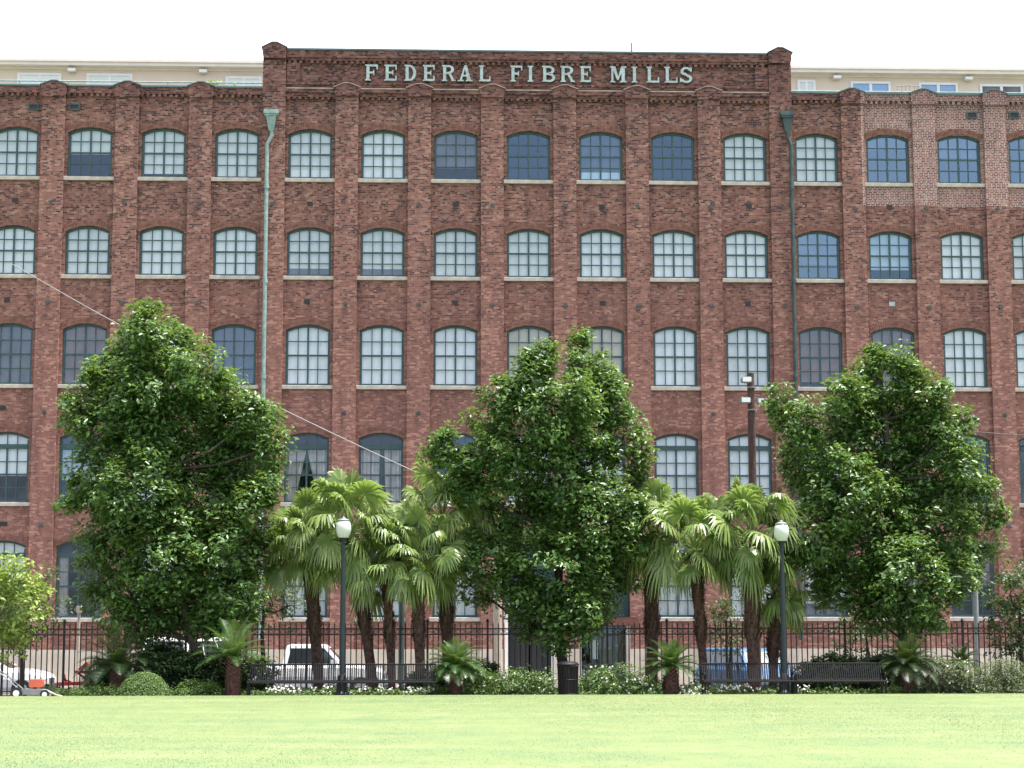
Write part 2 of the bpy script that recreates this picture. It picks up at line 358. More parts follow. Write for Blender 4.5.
# lawn: one sheet, very slightly uneven
b = MB(); xs = np.linspace(-120, 150, 91); ys = np.concatenate([np.linspace(-260, -70, 20), np.linspace(-68, EDGE_Y, 60)])
def lz(x, y): return LAWN_Z + .03*math.sin(x*.31+y*.17)*min(1, (EDGE_Y-y)/8)
b.v = [(x, y, lz(x, y)) for y in ys for x in xs]; nx = len(xs)
b.f = [(j*nx+i, j*nx+i+1, (j+1)*nx+i+1, (j+1)*nx+i) for j in range(len(ys)-1) for i in range(nx-1)]
struct('lawn', b, M['grass'])
# grass blades on the part of the lawn the camera can see
n = 150000
yy = -50.5 + rng.random(n)**.9*29.2; dist = yy+71.18
xx = 15.79 + dist*(.0396) + (rng.random(n)-.5)*(dist*.56+3)
h = rng.uniform(.005, .014, n); wd = rng.uniform(.005, .012, n); a = rng.random(n)*2*PI
zz = LAWN_Z + .03*np.sin(xx*.31+yy*.17)*np.minimum(1, (EDGE_Y-yy)/8)
v = np.empty((n, 3, 3)); lean = rng.normal(size=(n, 2))*.014
v[:, 0] = np.stack([xx-np.cos(a)*wd/2, yy-np.sin(a)*wd/2, zz-.004], 1); v[:, 1] = np.stack([xx+np.cos(a)*wd/2, yy+np.sin(a)*wd/2, zz-.004], 1)
v[:, 2] = np.stack([xx+lean[:, 0], yy+lean[:, 1], zz+h], 1)
o = link('grass', raw_mesh('grass', v.reshape(-1, 3), np.arange(n*3), 3, M['grass'])); tag(o, 'short pale green grass blades of the sunny lawn', 'grass', kind='stuff')

b = MB(); b.prism_x([(EDGE_Y, .3), (EDGE_Y+.10, .3), (EDGE_Y+.10, LAWN_Z-.02), (EDGE_Y, LAWN_Z-.02)], -120, 150); struct('lawn_edging', b, M['kerb'])
sheet('path', -120, 150, EDGE_Y+.1, -19.75, .51, M['brickpath'])
sheet('planting_bed', -120, 150, -19.75, -16.0, .52, M['mulch'], .40)
b = MB(); b.box(-120, 150, -16.0, -15.75, -.04, .48); struct('bed_kerb', b, M['kerb'])
sheet('pavement', -120, 150, -15.75, -13.0, .14, M['concrete'])
b = MB(); b.box(-120, 150, -13.0, -12.82, -.04, .145); struct('kerb', b, M['kerb'])
sheet('road', -120, 150, -12.82, -3.18, 0, M['asphalt'])
b = MB()
for k in range(-30, 40): b.add([(k*4,-8.06,.004),(k*4+2,-8.06,.004),(k*4+2,-7.94,.004),(k*4,-7.94,.004)], [(0,1,2,3)])
struct('road_marking', b, M['paint_line'])
b = MB(); b.box(-120, 150, -3.18, -3.0, -.04, .145); struct('far_kerb', b, M['kerb'])
sheet('far_pavement', -120, 150, -3.0, 0.2, .14, M['concrete'])

# ------------------------------------------------------------------ brick building
Wb = 2.75; HW = .825
IM, IX = -1, 15
bld = thing('brick_building', 'long five-storey red brick mill with arched green-framed windows and a raised centre parapet', 'building')
ROWS = {1: (19.16, 21.07), 2: (15.42, 17.29), 3: (11.30, 13.59), 4: (6.94, 9.54), 5: (2.73, 5.55)}
FLOORS = [0, 6.2, 10.5, 14.55, 18.35]       # cell limits between rows (bottom), 5..1
Z_WING = zf(90, 86.5); Z_CEN = zf(400, 51.5)
Z_STR = zf(420, 90); Z_STRB = zf(420, 99)
ARCH = .21
def arch_z(x, zt, hw=HW):                     # segmental arch
    Rr = (hw*hw+ARCH*ARCH)/(2*ARCH); return zt - Rr + math.sqrt(Rr*Rr-x*x)
wall = MB(); NS = 10; T = .28
def cell(i, zlo, zhi, zs, zt, hw=HW):
    x0 = i*Wb-Wb/2; x1 = x0+Wb; c = i*Wb
    Q = lambda a, b_, c_, d: wall.add([(a,0,c_),(b_,0,c_),(b_,0,d),(a,0,d)], [(0,1,2,3)])
    Q(x0, c-hw, zlo, zhi); Q(c+hw, x1, zlo, zhi)
    xs = [-hw+2*hw*k/NS for k in range(NS+1)]; za = [arch_z(x, zt, hw) for x in xs]
    Q(c-hw, c+hw, zlo, zs)
    for k in range(NS):
        wall.add([(c+xs[k],0,za[k]),(c+xs[k+1],0,za[k+1]),(c+xs[k+1],0,zhi),(c+xs[k],0,zhi)], [(0,1,2,3)])
        wall.add([(c+xs[k],0,za[k]),(c+xs[k],T,za[k]),(c+xs[k+1],T,za[k+1]),(c+xs[k+1],0,za[k+1])], [(0,1,2,3)])
    for sx in (-1, 1):
        wall.add([(c+sx*hw,0,zs),(c+sx*hw,T,zs),(c+sx*hw,T,za[0]),(c+sx*hw,0,za[0])], [(0,1,2,3) if sx < 0 else (3,2,1,0)])
    wall.add([(c-hw,0,zs),(c+hw,0,zs),(c+hw,T,zs),(c-hw,T,zs)], [(0,1,2,3)])
for i in range(IM, IX+1):
    for r in range(1, 6):
        zlo = FLOORS[5-r]; zhi = FLOORS[6-r] if r > 1 else (Z_CEN if 4 <= i <= 10 else Z_WING)
        zs, zt = ROWS[r]
        if r == 5 and i in (7, 8): zs = .15; 
        cell(i, zlo, zhi, zs, zt, .95 if (r == 5 and i in (7, 8)) else HW)
XL, XR = (IM-.5)*Wb, (IX+.5)*Wb
CL, CR = 3.5*Wb, 10.5*Wb
wall.add([(XL,0,0),(XL,0,Z_WING),(XL,30,Z_WING),(XL,30,0)], [(0,1,2,3)])
wall.add([(XR,0,0),(XR,30,0),(XR,30,Z_WING),(XR,0,Z_WING)], [(0,1,2,3)])
wall.add([(XL,30,0),(XL,30,Z_WING),(XR,30,Z_WING),(XR,30,0)], [(0,1,2,3)])
# parapet backs and returns
wall.box(XL, CL, .003, .38, Z_WING-1.2, Z_WING-.003); wall.box(CR, XR, .003, .38, Z_WING-1.2, Z_WING-.003)
wall.box(CL, CR, .003, .5, Z_WING-1.2, Z_CEN-.003)
wall.build('wall', M['brick'], bld)
b = MB(); b.box(XL+.1, XR-.1, .4, 29.9, Z_WING-1.5, Z_WING-1.2); b.build('roof', M['roof'], bld)
b = MB(); b.box(XL+.1, XR-.1, 1.5, 1.6, 0, Z_WING-1.5); b.build('interior_wall', M['dark'], bld)
b = MB()
for z in FLOORS[1:]: b.box(XL+.05, XR-.05, T+.06, 1.49, z-.2, z+.2)
b.build('floor_slab', M['dark'], bld)
# plinth, painted cream
ZP = 1.58
b = MB()
for a, c in ((XL, 7*Wb-.96), (7*Wb+.96, 8*Wb-.96), (8*Wb+.96, XR)): b.bevbox(a, c, -.06, .001, .12, ZP, .015)
b.build('plinth', M['plinth'], bld)
# pilasters
PD = .17
def pil_mesh(z0, z1, w=.84, d=PD):
    q = MB(); q.box(-w/2, w/2, -d, .002, z0, z1); return q
for k in range(IM, IX):
    cx_ = (k+.5)*Wb
    inner = CL-.1 < cx_ < CR+.1; end = abs(cx_-CL) < .1 or abs(cx_-CR) < .1
    ztop = zf(275, 58) if end else (zf(420, 97) if inner else zf(90, 97))
    q = pil_mesh(ZP, ztop, .86)
    p = q.build('pilaster', M['brick'], bld); p.location.x = cx_
    q = MB(); q.box(-.46, .46, -PD-.06, -.062, .12, ZP+.0); q.build('pilaster_base', M['plinth'], p)
    q = MB()                                                        # cap
    if end: zb, zs_, zt_, hw_, d_ = zf(275, 60), zf(275, 49.5), zf(275, 45), .44, .30
    elif inner: zb, zs_, zt_, hw_, d_ = zf(420, 98), zf(420, 89.5), zf(420, 86), .47, .25
    else: zb, zs_, zt_, hw_, d_ = zf(90, 98), zf(90, 86.5), zf(90, 83), .47, .24
    yb = .44 if not inner else (.55 if end else .002)
    if end: q.box(-.44, .44, -.02, yb, Z_WING-1, zb)
    q.prism([(-hw_+.05, zb), (hw_-.05, zb), (hw_, zb+.12), (hw_, zs_), (.1, zt_), (-.1, zt_), (-hw_, zs_), (-hw_, zb+.12)], -d_, yb)
    cp = q.build('cap', M['brick'], p)
    q = MB(); t_ = .035
    for s_ in (1, -1):
        q.add([(s_*(hw_+.05), -d_-.04, zs_-.02), (s_*.1, -d_-.04, zt_+.004), (s_*.1, yb+.02, zt_+.004), (s_*(hw_+.05), yb+.02, zs_-.02),
               (s_*(hw_+.05), -d_-.04, zs_-.02+t_), (s_*.1, -d_-.04, zt_+.004+t_), (s_*.1, yb+.02, zt_+.004+t_), (s_*(hw_+.05), yb+.02, zs_-.02+t_)],
              [(0,1,2,3),(4,7,6,5),(0,4,5,1),(1,5,6,2),(2,6,7,3),(3,7,4,0)])
    q.box(-.1, .1, -d_-.04, yb+.02, zt_+.005, zt_+.04)
    q.build('cap_coping', M['dust'] if (inner and not end) else M['flash'], cp)
    for zz_ in (18.15, 14.35, 10.25, 6.1):                          # anchor plates
        if random.random() < .9:
            q = MB(); q.prism([(.10*math.cos(t*PI/4+.39)*(1 if t % 2 else .6), zz_+.10*math.sin(t*PI/4+.39)*(1 if t % 2 else .6)) for t in range(8)], -PD-.03, -PD+.001)
            q.build('anchor_plate', M['patina_dark'], p)
# cornices: between the pilasters
def bands(xa, xb, centre):
    q = MB(); qd = MB()
    if centre:
        zt_ = zf(420, 89.8); q.box(xa, xb, -.17, .001, zt_-.19, zt_-.05); q.box(xa, xb, -.10, .001, zt_-.34, zt_-.19)
        qd.box(xa, xb, -.19, .001, zt_-.05, zt_)
        zz_ = zt_-.44
    else:
        zt_ = zf(90, 86.5); q.box(xa, xb, -.12, .001, zt_-.28, zt_-.03); zz_ = zt_-.40
        qd.box(xa, xb, -.16, .42, zt_-.03, zt_+.03)
    k = 0; x = xa+.06
    while x < xb-.1:
        q.box(x, x+.11, -.11, .001, zz_, zz_+.10 if centre else zz_+.12); x += .215
    return q, qd
cor = MB(); cop = MB(); dst = MB()
for k in range(IM, IX+1):
    xa, xb = (k-.5)*Wb+.43, (k+.5)*Wb-.43
    cen = 4 <= k <= 10
    q, qd = bands(xa, xb, cen)
    cor.add(q.v, q.f); (dst if cen else cop).add(qd.v, qd.f)
cor.build('cornice', M['brick'], bld); dst.build('string_course', M['dust'], bld)
# sign panel mouldings over the centre
q = MB(); a, c = CL+.45, CR-.45
zt_ = Z_CEN; z1_ = zf(400, 62)
q.box(a, c, -.16, .001, z1_+.10, zt_-.02); q.box(a, c, -.11, .001, z1_, z1_+.10)
x = a+.05
while x < c-.1: q.box(x, x+.11, -.10, .001, z1_-.11, z1_); x += .215
q.box(a, c, -.08, .001, zf(400, 88), zf(400, 84)); q.box(a, c, -.13, .001, zf(400, 86), zf(400, 84.6)+.002)
q.box(a, a+.5, -.11, .001, zf(400, 84)+.003, z1_-.112); q.box(c-.5, c, -.11, .001, zf(400, 84)+.003, z1_-.112)
q.build('sign_panel_moulding', M['brick'], bld)
cop.box(CL+.45, CR-.45, -.20, .54, Z_CEN-.02, Z_CEN+.04)
cop.build('parapet_coping', M['flash'], bld)

# vents
def vent(px, py, w=.28, h=.22, mat='black', frame=False):
    p = at(px, py, 0); q = MB(); q.box(p.x-w/2, p.x+w/2, -.02, .002, p.z-h/2, p.z+h/2)
    o = q.build('vent', M[mat], bld)
    if frame:
        q = MB(); t = .05
        q.box(p.x-w/2-t, p.x+w/2+t, -.05, .002, p.z+h/2, p.z+h/2+t); q.box(p.x-w/2-t, p.x+w/2+t, -.05, .002, p.z-h/2-t, p.z-h/2)
        q.box(p.x-w/2-t, p.x-w/2, -.05, .002, p.z-h/2, p.z+h/2); q.box(p.x+w/2, p.x+w/2+t, -.05, .002, p.z-h/2, p.z+h/2)
        q.build('vent_frame', M['patina_dark'], o)
for px, py in ((33.7,107),(74.6,107),(971.5,115.5),(1014,115.5)): vent(px, py, .30, .16, frame=True)
vent(273.5, 108.5, .26, .2, frame=True); vent(782.5, 113, .2, .14, frame=True)
for px, py in ((15,200),(310,204),(456,204.5),(602,206.7),(749,206.5),(889.5,207),(7,300),(307,301.5),(455,302.5),(603,303),(748,304),(976,420),(3,408),(3,524)): vent(px, py, .21 if py < 500 else .3, .16)
vent(892, 304, .22, .16, 'letter')

# windows ---------------------------------------------------------------
def arched_frame(zs, zt, hw, inner, y0, y1):
    q = MB(); xs = [-hw+2*hw*k/NS for k in range(NS+1)]
    for k in range(NS):
        a, c = xs[k], xs[k+1]; za, zc = arch_z(a, zt, hw), arch_z(c, zt, hw)
        q.prism([(a, za-inner), (c, zc-inner), (c, zc), (a, za)], y0, y1)
    z_sp = arch_z(hw, zt, hw)-inner
    q.box(-hw, -hw+inner, y0, y1, zs, z_sp); q.box(hw-inner, hw, y0, y1, zs, z_sp); q.box(-hw+inner, hw-inner, y0, y1, zs, zs+inner)
    return q
YF = .10                                     # frame set back from wall face
WM = {}
for r, (zs, zt) in ROWS.items():
    h = zt-zs
    q = arched_frame(0, h, HW-.003, .085, YF, YF+.10); fr = q.mesh('window', M['teal'])
    g = MB(); top = h-.085; x_in = HW-.085
    tb = h*.30 if r >= 4 else 0                # transom bar position below the arch
    sash_top = (h-.62) if r >= 4 else h-.09
    if r >= 4: g.box(-x_in, x_in, YF-.02, YF+.09, sash_top, sash_top+.17)
    # muntins
    def arz(x): return arch_z(x, h, HW)-.06
    for k in (1, 2, 3):
        x = -x_in+2*x_in*k/4; wd_ = .034 if k == 2 else .017
        g.box(x-wd_, x+wd_, YF+.02, YF+.075, .05, sash_top if r >= 4 else arz(x))
        if r >= 4: g.box(x-.015, x+.015, YF+.02, YF+.075, sash_top+.17, arz(x))
    sh = sash_top-.085
    for k in (1, 2, 3):
        z = .085+sh*k/4; wd_ = .032 if k == 2 else .017; d_ = 0 if k == 2 else .008
        g.box(-x_in, x_in, YF+.024-d_*0, YF+.071, z-wd_, z+wd_)
    gl = g.mesh('glazing_bars', M['teal'])
    def panel(y, mat, z0=.05, z1=None, x0=-HW+.05, x1=HW-.05, name='pane'):
        q = MB(); z1 = z1 or h; xs = [x0+(x1-x0)*k/8 for k in range(9)]
        zt2 = [min(z1, arch_z(x, h, HW)-.05) for x in xs]
        for k in range(8): q.add([(xs[k],y,z0),(xs[k+1],y,z0),(xs[k+1],y,zt2[k+1]),(xs[k],y,zt2[k])], [(0,1,2,3)])
        return q.mesh(name, M[mat])
    sil = MB(); sil.prism_x([(-.10, -.14), (-.10, -.012), (-.08, -.002), (YF+.02, .006), (YF+.02, -.14)], -.94, .94)
    ar = MB(); nv = 22; Rr = (HW*HW+ARCH*ARCH)/(2*ARCH); th = math.asin(HW/Rr)*1.04
    for k in range(nv):
        for ring, (ra, rb) in enumerate(((Rr+.002, Rr+.115), (Rr+.122, Rr+.235))):
            a0 = -th+2*th*k/nv+.004/Rr; a1 = -th+2*th*(k+1)/nv-.008/Rr
            zc = h-Rr; j = random.uniform(-.006, .006)
            ar.prism([(ra*math.sin(a0), zc+ra*math.cos(a0)), (ra*math.sin(a1), zc+ra*math.cos(a1)), (rb*math.sin(a1), zc+rb*math.cos(a1)), (rb*math.sin(a0), zc+rb*math.cos(a0))][::1], -.026+j, .001)
    WM[r] = dict(fr=fr, gl=gl, pane=panel(YF+.05, 'pane'), pane_b=panel(YF+.05, 'pane_blue_refl'), pane_s=panel(YF+.05, 'pane_sky'), sill=sil.mesh('sill', M['stone']), arch=ar.mesh('brick_arch', M['arch']), h=h, panel=panel, sash=sash_top)
cache = {}
def blind(r, matn, f0, f1):
    """blind or painted reflection, from fraction f0 of the height (from the top) down to f1"""
    k = (r, matn, f0, f1)
    if k not in cache:
        h = WM[r]['h']; zs, zt = ROWS[r]
        q = MB(); z0, z1 = h*(1-f1), h*(1-f0); x0, x1 = -HW+.06, HW-.06
        xs = [x0+(x1-x0)*j/8 for j in range(9)]
        nz_ = max(2, int((z1-z0)/.09))
        for j in range(8):
            for n_ in range(nz_):
                a0 = z0+(z1-z0)*n_/nz_; a1 = z0+(z1-z0)*(n_+1)/nz_
                t0 = min(a0, arch_z(xs[j], h)-.03); t1 = min(a1, arch_z(xs[j], h)-.03); u0 = min(a0, arch_z(xs[j+1], h)-.03); u1 = min(a1, arch_z(xs[j+1], h)-.03)
                if t1-t0 < .005 and u1-u0 < .005: continue
                q.add([(xs[j],YF+.13,t0),(xs[j+1],YF+.13,u0),(xs[j+1],YF+.133,u1),(xs[j],YF+.133,t1)], [(0,1,2,3)])
        cache[k] = q.mesh('blind', M[matn])
    return cache[k]
def curtain(r, x0, x1, pinch=0, z0=.05, z1=None):
    h = WM[r]['h']; z1 = z1 or WM[r]['sash']; q = MB(); n_ = 14
    for j in range(6):
        za = z0+(z1-z0)*j/6; zb = z0+(z1-z0)*(j+1)/6
        def X(k, z):
            t = 1-(z-z0)/(z1-z0); xx_ = x0+(x1-x0)*k/n_
            return xx_ + (x0-xx_)*pinch*t
        for k in range(n_):
            ya, yb = YF+.15+.03*math.sin(k*2.1), YF+.15+.03*math.sin((k+1)*2.1)
            q.add([(X(k, za),ya,za),(X(k+1, za),yb,za),(X(k+1, zb),yb,zb),(X(k, zb),ya,zb)], [(0,1,2,3)])
    return q.mesh('curtain', M['curtain'])
# blinds, curtains and painted reflections in each window: list of (material, from, to) measured down from the top
ST = {}
for i in range(IM, IX+1):
    for r in (1, 2, 3, 4, 5): ST[(i, r)] = ('g', random.choice(([('blind', 0, 1)], [('blind', 0, 1)], [('blind_w', 0, 1)], [('blind', 0, .82), ('blind_refl_gr', .82, 1)], [('blind', 0, .5), ('blind_w', .5, 1)])))
S = lambda i, r, g, l: ST.__setitem__((i, r), (g, l))
S(0,1,'g',[('blind',0,1)]); S(1,1,'g',[('blind',0,.52)]); S(2,1,'g',[('blind',0,.9)]); S(3,1,'g',[('blind',0,1)])
S(4,1,'g',[('blind',0,.8),('blind_w',.8,1)]); S(5,1,'g',[('blind_w',0,1)]); S(6,1,'g',[('blind_refl_gr',0,.74)]); S(7,1,'b',[]); S(8,1,'b',[('blind_refl_gr',0,.80),('blind_w',.80,1)])
S(9,1,'b',[]); S(10,1,'g',[('blind',0,1)]); S(11,1,'g',[('blind',0,1)]); S(12,1,'s',[('blind_refl_gr',0,.3)]); S(13,1,'s',[('blind_refl_gr',0,.45)]); S(14,1,'s',[]); S(15,1,'s',[])
S(11,2,'s',[('blind_refl_gr',0,.68)]); S(12,2,'b',[('blind',0,.78)]); S(0,2,'g',[('blind_w',0,1)])
for i in (8, 9, 10, 13): S(i,2,'g',[('blind_w',0,1)])
S(0,3,'g',[('blind_refl_gr',0,1)]); S(1,3,'g',[('refl_br',0,1)]); S(2,3,'g',[('refl_br',0,1)]); S(3,3,'b',[('refl_br',0,.5),('blind_refl_gr',.5,1)])
for i in (4, 5, 6): S(i,3,'g',[('blind_w',0,1)])
S(7,3,'g',[('blind_be',0,1)]); S(8,3,'g',[('blind_be',0,1)]); S(9,3,'g',[('blind_w',0,1)]); S(10,3,'g',[('blind',0,1)])
S(11,3,'g',[('refl_br',0,.9)]); S(12,3,'g',[('refl_br',0,1)]); S(13,3,'g',[('blind_w',0,1)]); S(14,3,'g',[('blind_w',0,1)])
S(0,4,'g',[('blind_w',0,.62)]); S(1,4,'b',[('blind',.25,.68)]); S(4,4,'g',['cur']); S(5,4,'g',['cur2']); S(9,4,'g',[('blind_w',0,1)]); S(10,4,'g',[('blind_w',0,1)])
S(13,4,'b',[]); S(14,4,'b',[]); S(3,4,'b',[]); S(6,4,'b',[])
S(1,5,'g',['side']); S(0,5,'g',[('blind_w',0,.5)]); S(5,5,'g',[('blind_w',0,1)]); S(12,5,'g',[('refl_br',.2,.6)]); S(13,5,'g',[('refl_br',0,.6)])
for i in range(IM, IX+1):
    for r in range(1, 6):
        if r == 5 and i in (7, 8): continue
        wmd = WM[r]; g, lst = ST[(i, r)]
        o = link('window', wmd['fr'], bld, (i*Wb, 0, ROWS[r][0]))
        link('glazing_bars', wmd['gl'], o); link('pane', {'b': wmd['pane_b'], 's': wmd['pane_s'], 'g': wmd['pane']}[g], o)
        link('sill', wmd['sill'], o); link('brick_arch', wmd['arch'], o)
        for it in lst:
            if it == 'cur':
                link('curtain', curtain(r, -HW+.08, -.02, .55), o); link('curtain', curtain(r, HW-.08, .02, .55), o)
            elif it == 'cur2':
                link('curtain', curtain(r, -HW+.08, -.05, .05), o); link('curtain', curtain(r, HW-.08, .12, .1), o)
            elif it == 'side':
                link('curtain', curtain(r, -HW+.08, -.42, 0), o); link('curtain', curtain(r, HW-.08, .60, 0), o)
            else: link('blind', blind(r, *it), o)  # brown and some grey sheets are painted reflections

# ground floor openings in the two centre bays
d7 = thing('x', None, None); d7.name = 'doorway'; d7.parent = bld; d7.location = (7*Wb, 0, 0)
q = MB(); q.box(-.95, -.80, -.10, .24, .15, 3.0); q.box(.80, .95, -.10, .24, .15, 3.0); q.box(-.95, .95, -.12, .24, 3.0, 3.25); q.build('door_frame', M['white'], d7)
q = MB(); q.box(-.80, -.03, .20, .25, .15, 3.0); q.box(.03, .80, .20, .25, .15, 3.0); q.build('dark_recess_leaf', M['dark'], d7)  # dark sheets painted for the unlit interior of the opening
q = MB(); q.box(-.93, .93, .14, .20, 3.25, 5.36); q.build('door_transom', M['teal'], d7)
d8 = thing('x', None, None); d8.name = 'entrance'; d8.parent = bld; d8.location = (8*Wb, 0, 0)
for xa_, xb_ in ((-1.12, -.86), (.80, 1.12)): q = MB(); q.box(xa_, xb_, -.16, .20, .15, 2.42); q.build('door_jamb', M['plinth'], d8)
q = MB(); q.box(-1.25, 1.25, -.30, .10, 2.43, 2.66); q.box(-1.18, 1.18, -.24, .10, 2.66, 2.74); q.build('door_lintel', M['brown'], d8)
q = MB()
for k in range(5): q.box(-.86+k*.415-.02, -.86+k*.415+.02, .10, .16, .15, 2.42)
q.box(-.84, .78, .105, .155, 2.05, 2.12); q.box(-.84, .78, .105, .155, .15, .4); q.build('door_frame', M['teal'], d8)
q = MB(); q.box(-.84, .78, .165, .17, .4, 2.40); q.build('pane', M['pane'], d8)
q = MB(); q.box(-.1, .78, .9, .95, .15, 2.2); q.box(-.45, -.2, 1.0, 1.05, 1.0, 1.85); q.build('lobby_panel', M['tan'], d8)
q = MB(); q.box(-.47, -.20, .6, .62, 1.2, 1.9); q.build('lobby_lit_window', M['white'], d8)  # white sheet painted as the lit window seen through the lobby
q = MB(); q.box(-.93, .93, .14, .20, 2.75, 5.36); q.build('door_transom', M['teal'], d8)

# downpipes
def downpipe(px, pt, pb, mat, hop):
    a = at(px, pt, 0); q = MB(); x = a.x; y = -PD-.10; zb = at(px, pb, 0).z
    q.tube([(x+.02, y-.02, a.z-.75), (x+.02, y, a.z-1.0), (x-.14*hop, y, a.z-1.3), (x-.14*hop, y, zb)], .075, 10)
    z = a.z-3
    while z > zb: q.lathe([(.10, z), (.10, z+.12)], 10, (x-.14*hop, y, 0)); z -= 3.6
    o = q.build('downpipe', M[mat], bld)
    q = MB()
    q.box(x-.27, x+.27, y-.20, y+.09, a.z-.16, a.z); q.box(x-.24, x+.24, y-.17, y+.09, a.z-.24, a.z-.16)
    q.add([(x-.19,y-.13,a.z-.24),(x+.19,y-.13,a.z-.24),(x+.19,y+.09,a.z-.24),(x-.19,y+.09,a.z-.24),(x-.08,y-.08,a.z-.8),(x+.10,y-.08,a.z-.8),(x+.10,y+.08,a.z-.8),(x-.08,y+.08,a.z-.8)],
          [(0,1,5,4),(1,2,6,5),(2,3,7,6),(3,0,4,7),(7,6,5,4),(3,2,1,0)])
    q.build('hopper', M[mat], o)
downpipe(272, 112.3, 640, 'patina', 1)
downpipe(785.5, 114, 640, 'patina_dark', -1)

# penthouse behind the parapet
def penthouse(xa, xb, ytop, xm, wins, brk):
    Y = 7.0; zt = at(xm, ytop, Y).z; zb = Z_WING-1.3
    q = MB(); q.box(xa, xb, Y, Y+9, zb, zt-.25); o = q.build('penthouse', M['stucco'], bld)
    q = MB(); q.box(xa-.2, xb+.2, Y-.45, Y+9.3, zt-.10, zt); q.box(xa-.15, xb+.15, Y-.38, Y+9.2, zt-.24, zt-.10); q.box(xa, xb, Y-.06, Y+9.1, zt-.34, zt-.24); q.build('eave', M['trim'], o)
    for px in brk: q = MB(); x = at(px, ytop, Y).x; q.box(x-.16, x+.16, Y-.30, Y-.06, zt-.46, zt-.34); q.build('eave_bracket', M['white'], o)
    for (wa, wb, dpy, pm) in wins:
        x0, x1 = at(wa, ytop, Y).x, at(wb, ytop, Y).x; z1 = at(xm, ytop+dpy, Y).z; z0 = z1-2.0
        q = MB(); t = .10
        q.box(x0, x1, Y-.06, Y-.003, z1-t, z1); q.box(x0, x0+t, Y-.06, Y-.003, z0, z1-t); q.box(x1-t, x1, Y-.06, Y-.003, z0, z1-t); q.box((x0+x1)/2-.06, (x0+x1)/2+.06, Y-.05, Y-.003, z0, z1-t)
        f = q.build('window', M['white'], o)
        q = MB(); q.box(x0+t, x1-t, Y-.03, Y-.005, z0, z1-t); q.build('pane', M[pm], f)
    return o
penthouse(XL, CL+2, 62.5, 130, [(18,62,11.5,'blind'),(87,133,11.5,'blind'),(226,262,13,'blind'),(-60,-15,11.5,'blind')], (73, 204))
penthouse(CR-2, XR, 70, 900, [(797,815,11,'blind'),(850,890,12,'pane_blue_refl'),(918,957,12.5,'pane_blue_refl'),(979,1022,13.5,'blind_refl_gr'),(1050,1090,13.5,'blind_refl_gr')], (836, 967))
q = MB()
for xa, xb, py, px in ((XL, CL-.5, 81.5, 100), (CR+.5, XR, 92, 900)):
    z = at(px, py, 1.6).z; q.tube([(xa, 1.6, z), (xb, 1.6, z)], .028, 8); q.tube([(xa, 1.6, z-.5), (xb, 1.6, z-.5)], .015, 6)
    x = xa
    while x < xb: q.tube([(x, 1.6, Z_WING-1.2), (x, 1.6, z)], .02, 6); x += 1.9
q.build('roof_railing', M['patina'], bld)
p = at(631.5, 43, 3); q = MB(); q.tube([(p.x, 3, Z_CEN-3), (p.x, 3, p.z)], .035, 6); q.tube([(p.x-.12, 3, p.z-.06), (p.x+.12, 3, p.z-.06)], .008, 5)
o = q.build('antenna', M['galv']); tag(o, 'thin grey antenna rising above the centre parapet', 'antenna')
# roof terrace plant and chair
p = at(219, 84, 2.6); zr = Z_WING-1.2
t = thing('potted_plant', 'leafy light green potted plant on the roof terrace by the left parapet', 'potted plant', (p.x, 2.6, zr))
q = MB(); q.lathe([(.16, 0), (.22, .45), (.24, .47)], 12); q.build('pot', M['brown'], t)
P_, N_ = crown_points([(0, 0, p.z-zr-.3, .38), (-.25, 0, p.z-zr-.1, .32), (.4, 0, p.z-zr-.35, .30)], 120, 9, .08)
link('foliage', leaf_mesh('foliage', P_, N_, .16, M['leaf_l'], .4), t)
q = MB(); q.tube([(0,0,.4), (0,0,p.z-zr-.2)], .02, 6); q.build('stem', M['bark'], t)
p = at(910, 84, 2.3)
t = thing('metal_chair', 'curly wrought metal chair on the roof terrace behind the right parapet', 'chair', (p.x, 2.3, zr))
hz_ = p.z-zr
q = MB()
for k in range(6): x = -.42+k*.17; q.tube([(x, .2, hz_-.75), (x-.03, .28, hz_)], .012, 5)
q.tube([(-.46, .28, hz_-.02), (0, .28, hz_+.02), (.46, .28, hz_-.02)], .018, 6); q.tube([(-.45, .2, hz_-.4), (.45, .2, hz_-.4)], .014, 6); q.build('backrest', M['galv'], t)
q = MB(); q.box(-.45, .45, -.3, .2, hz_-.79, hz_-.75); q.build('seat', M['galv'], t)
q = MB(); q.tube([(-.45,-.3,hz_-.5),(-.45,.2,hz_-.5)], .016, 6); q.tube([(.45,-.3,hz_-.5),(.45,.2,hz_-.5)], .016, 6); q.build('armrest', M['galv'], t)
for sx in (-1, 1):
    for sy in (-.28, .2): q = MB(); q.tube([(sx*.43, sy, 0), (sx*.43, sy, hz_-.79)], .016, 6); q.build('leg', M['galv'], t)

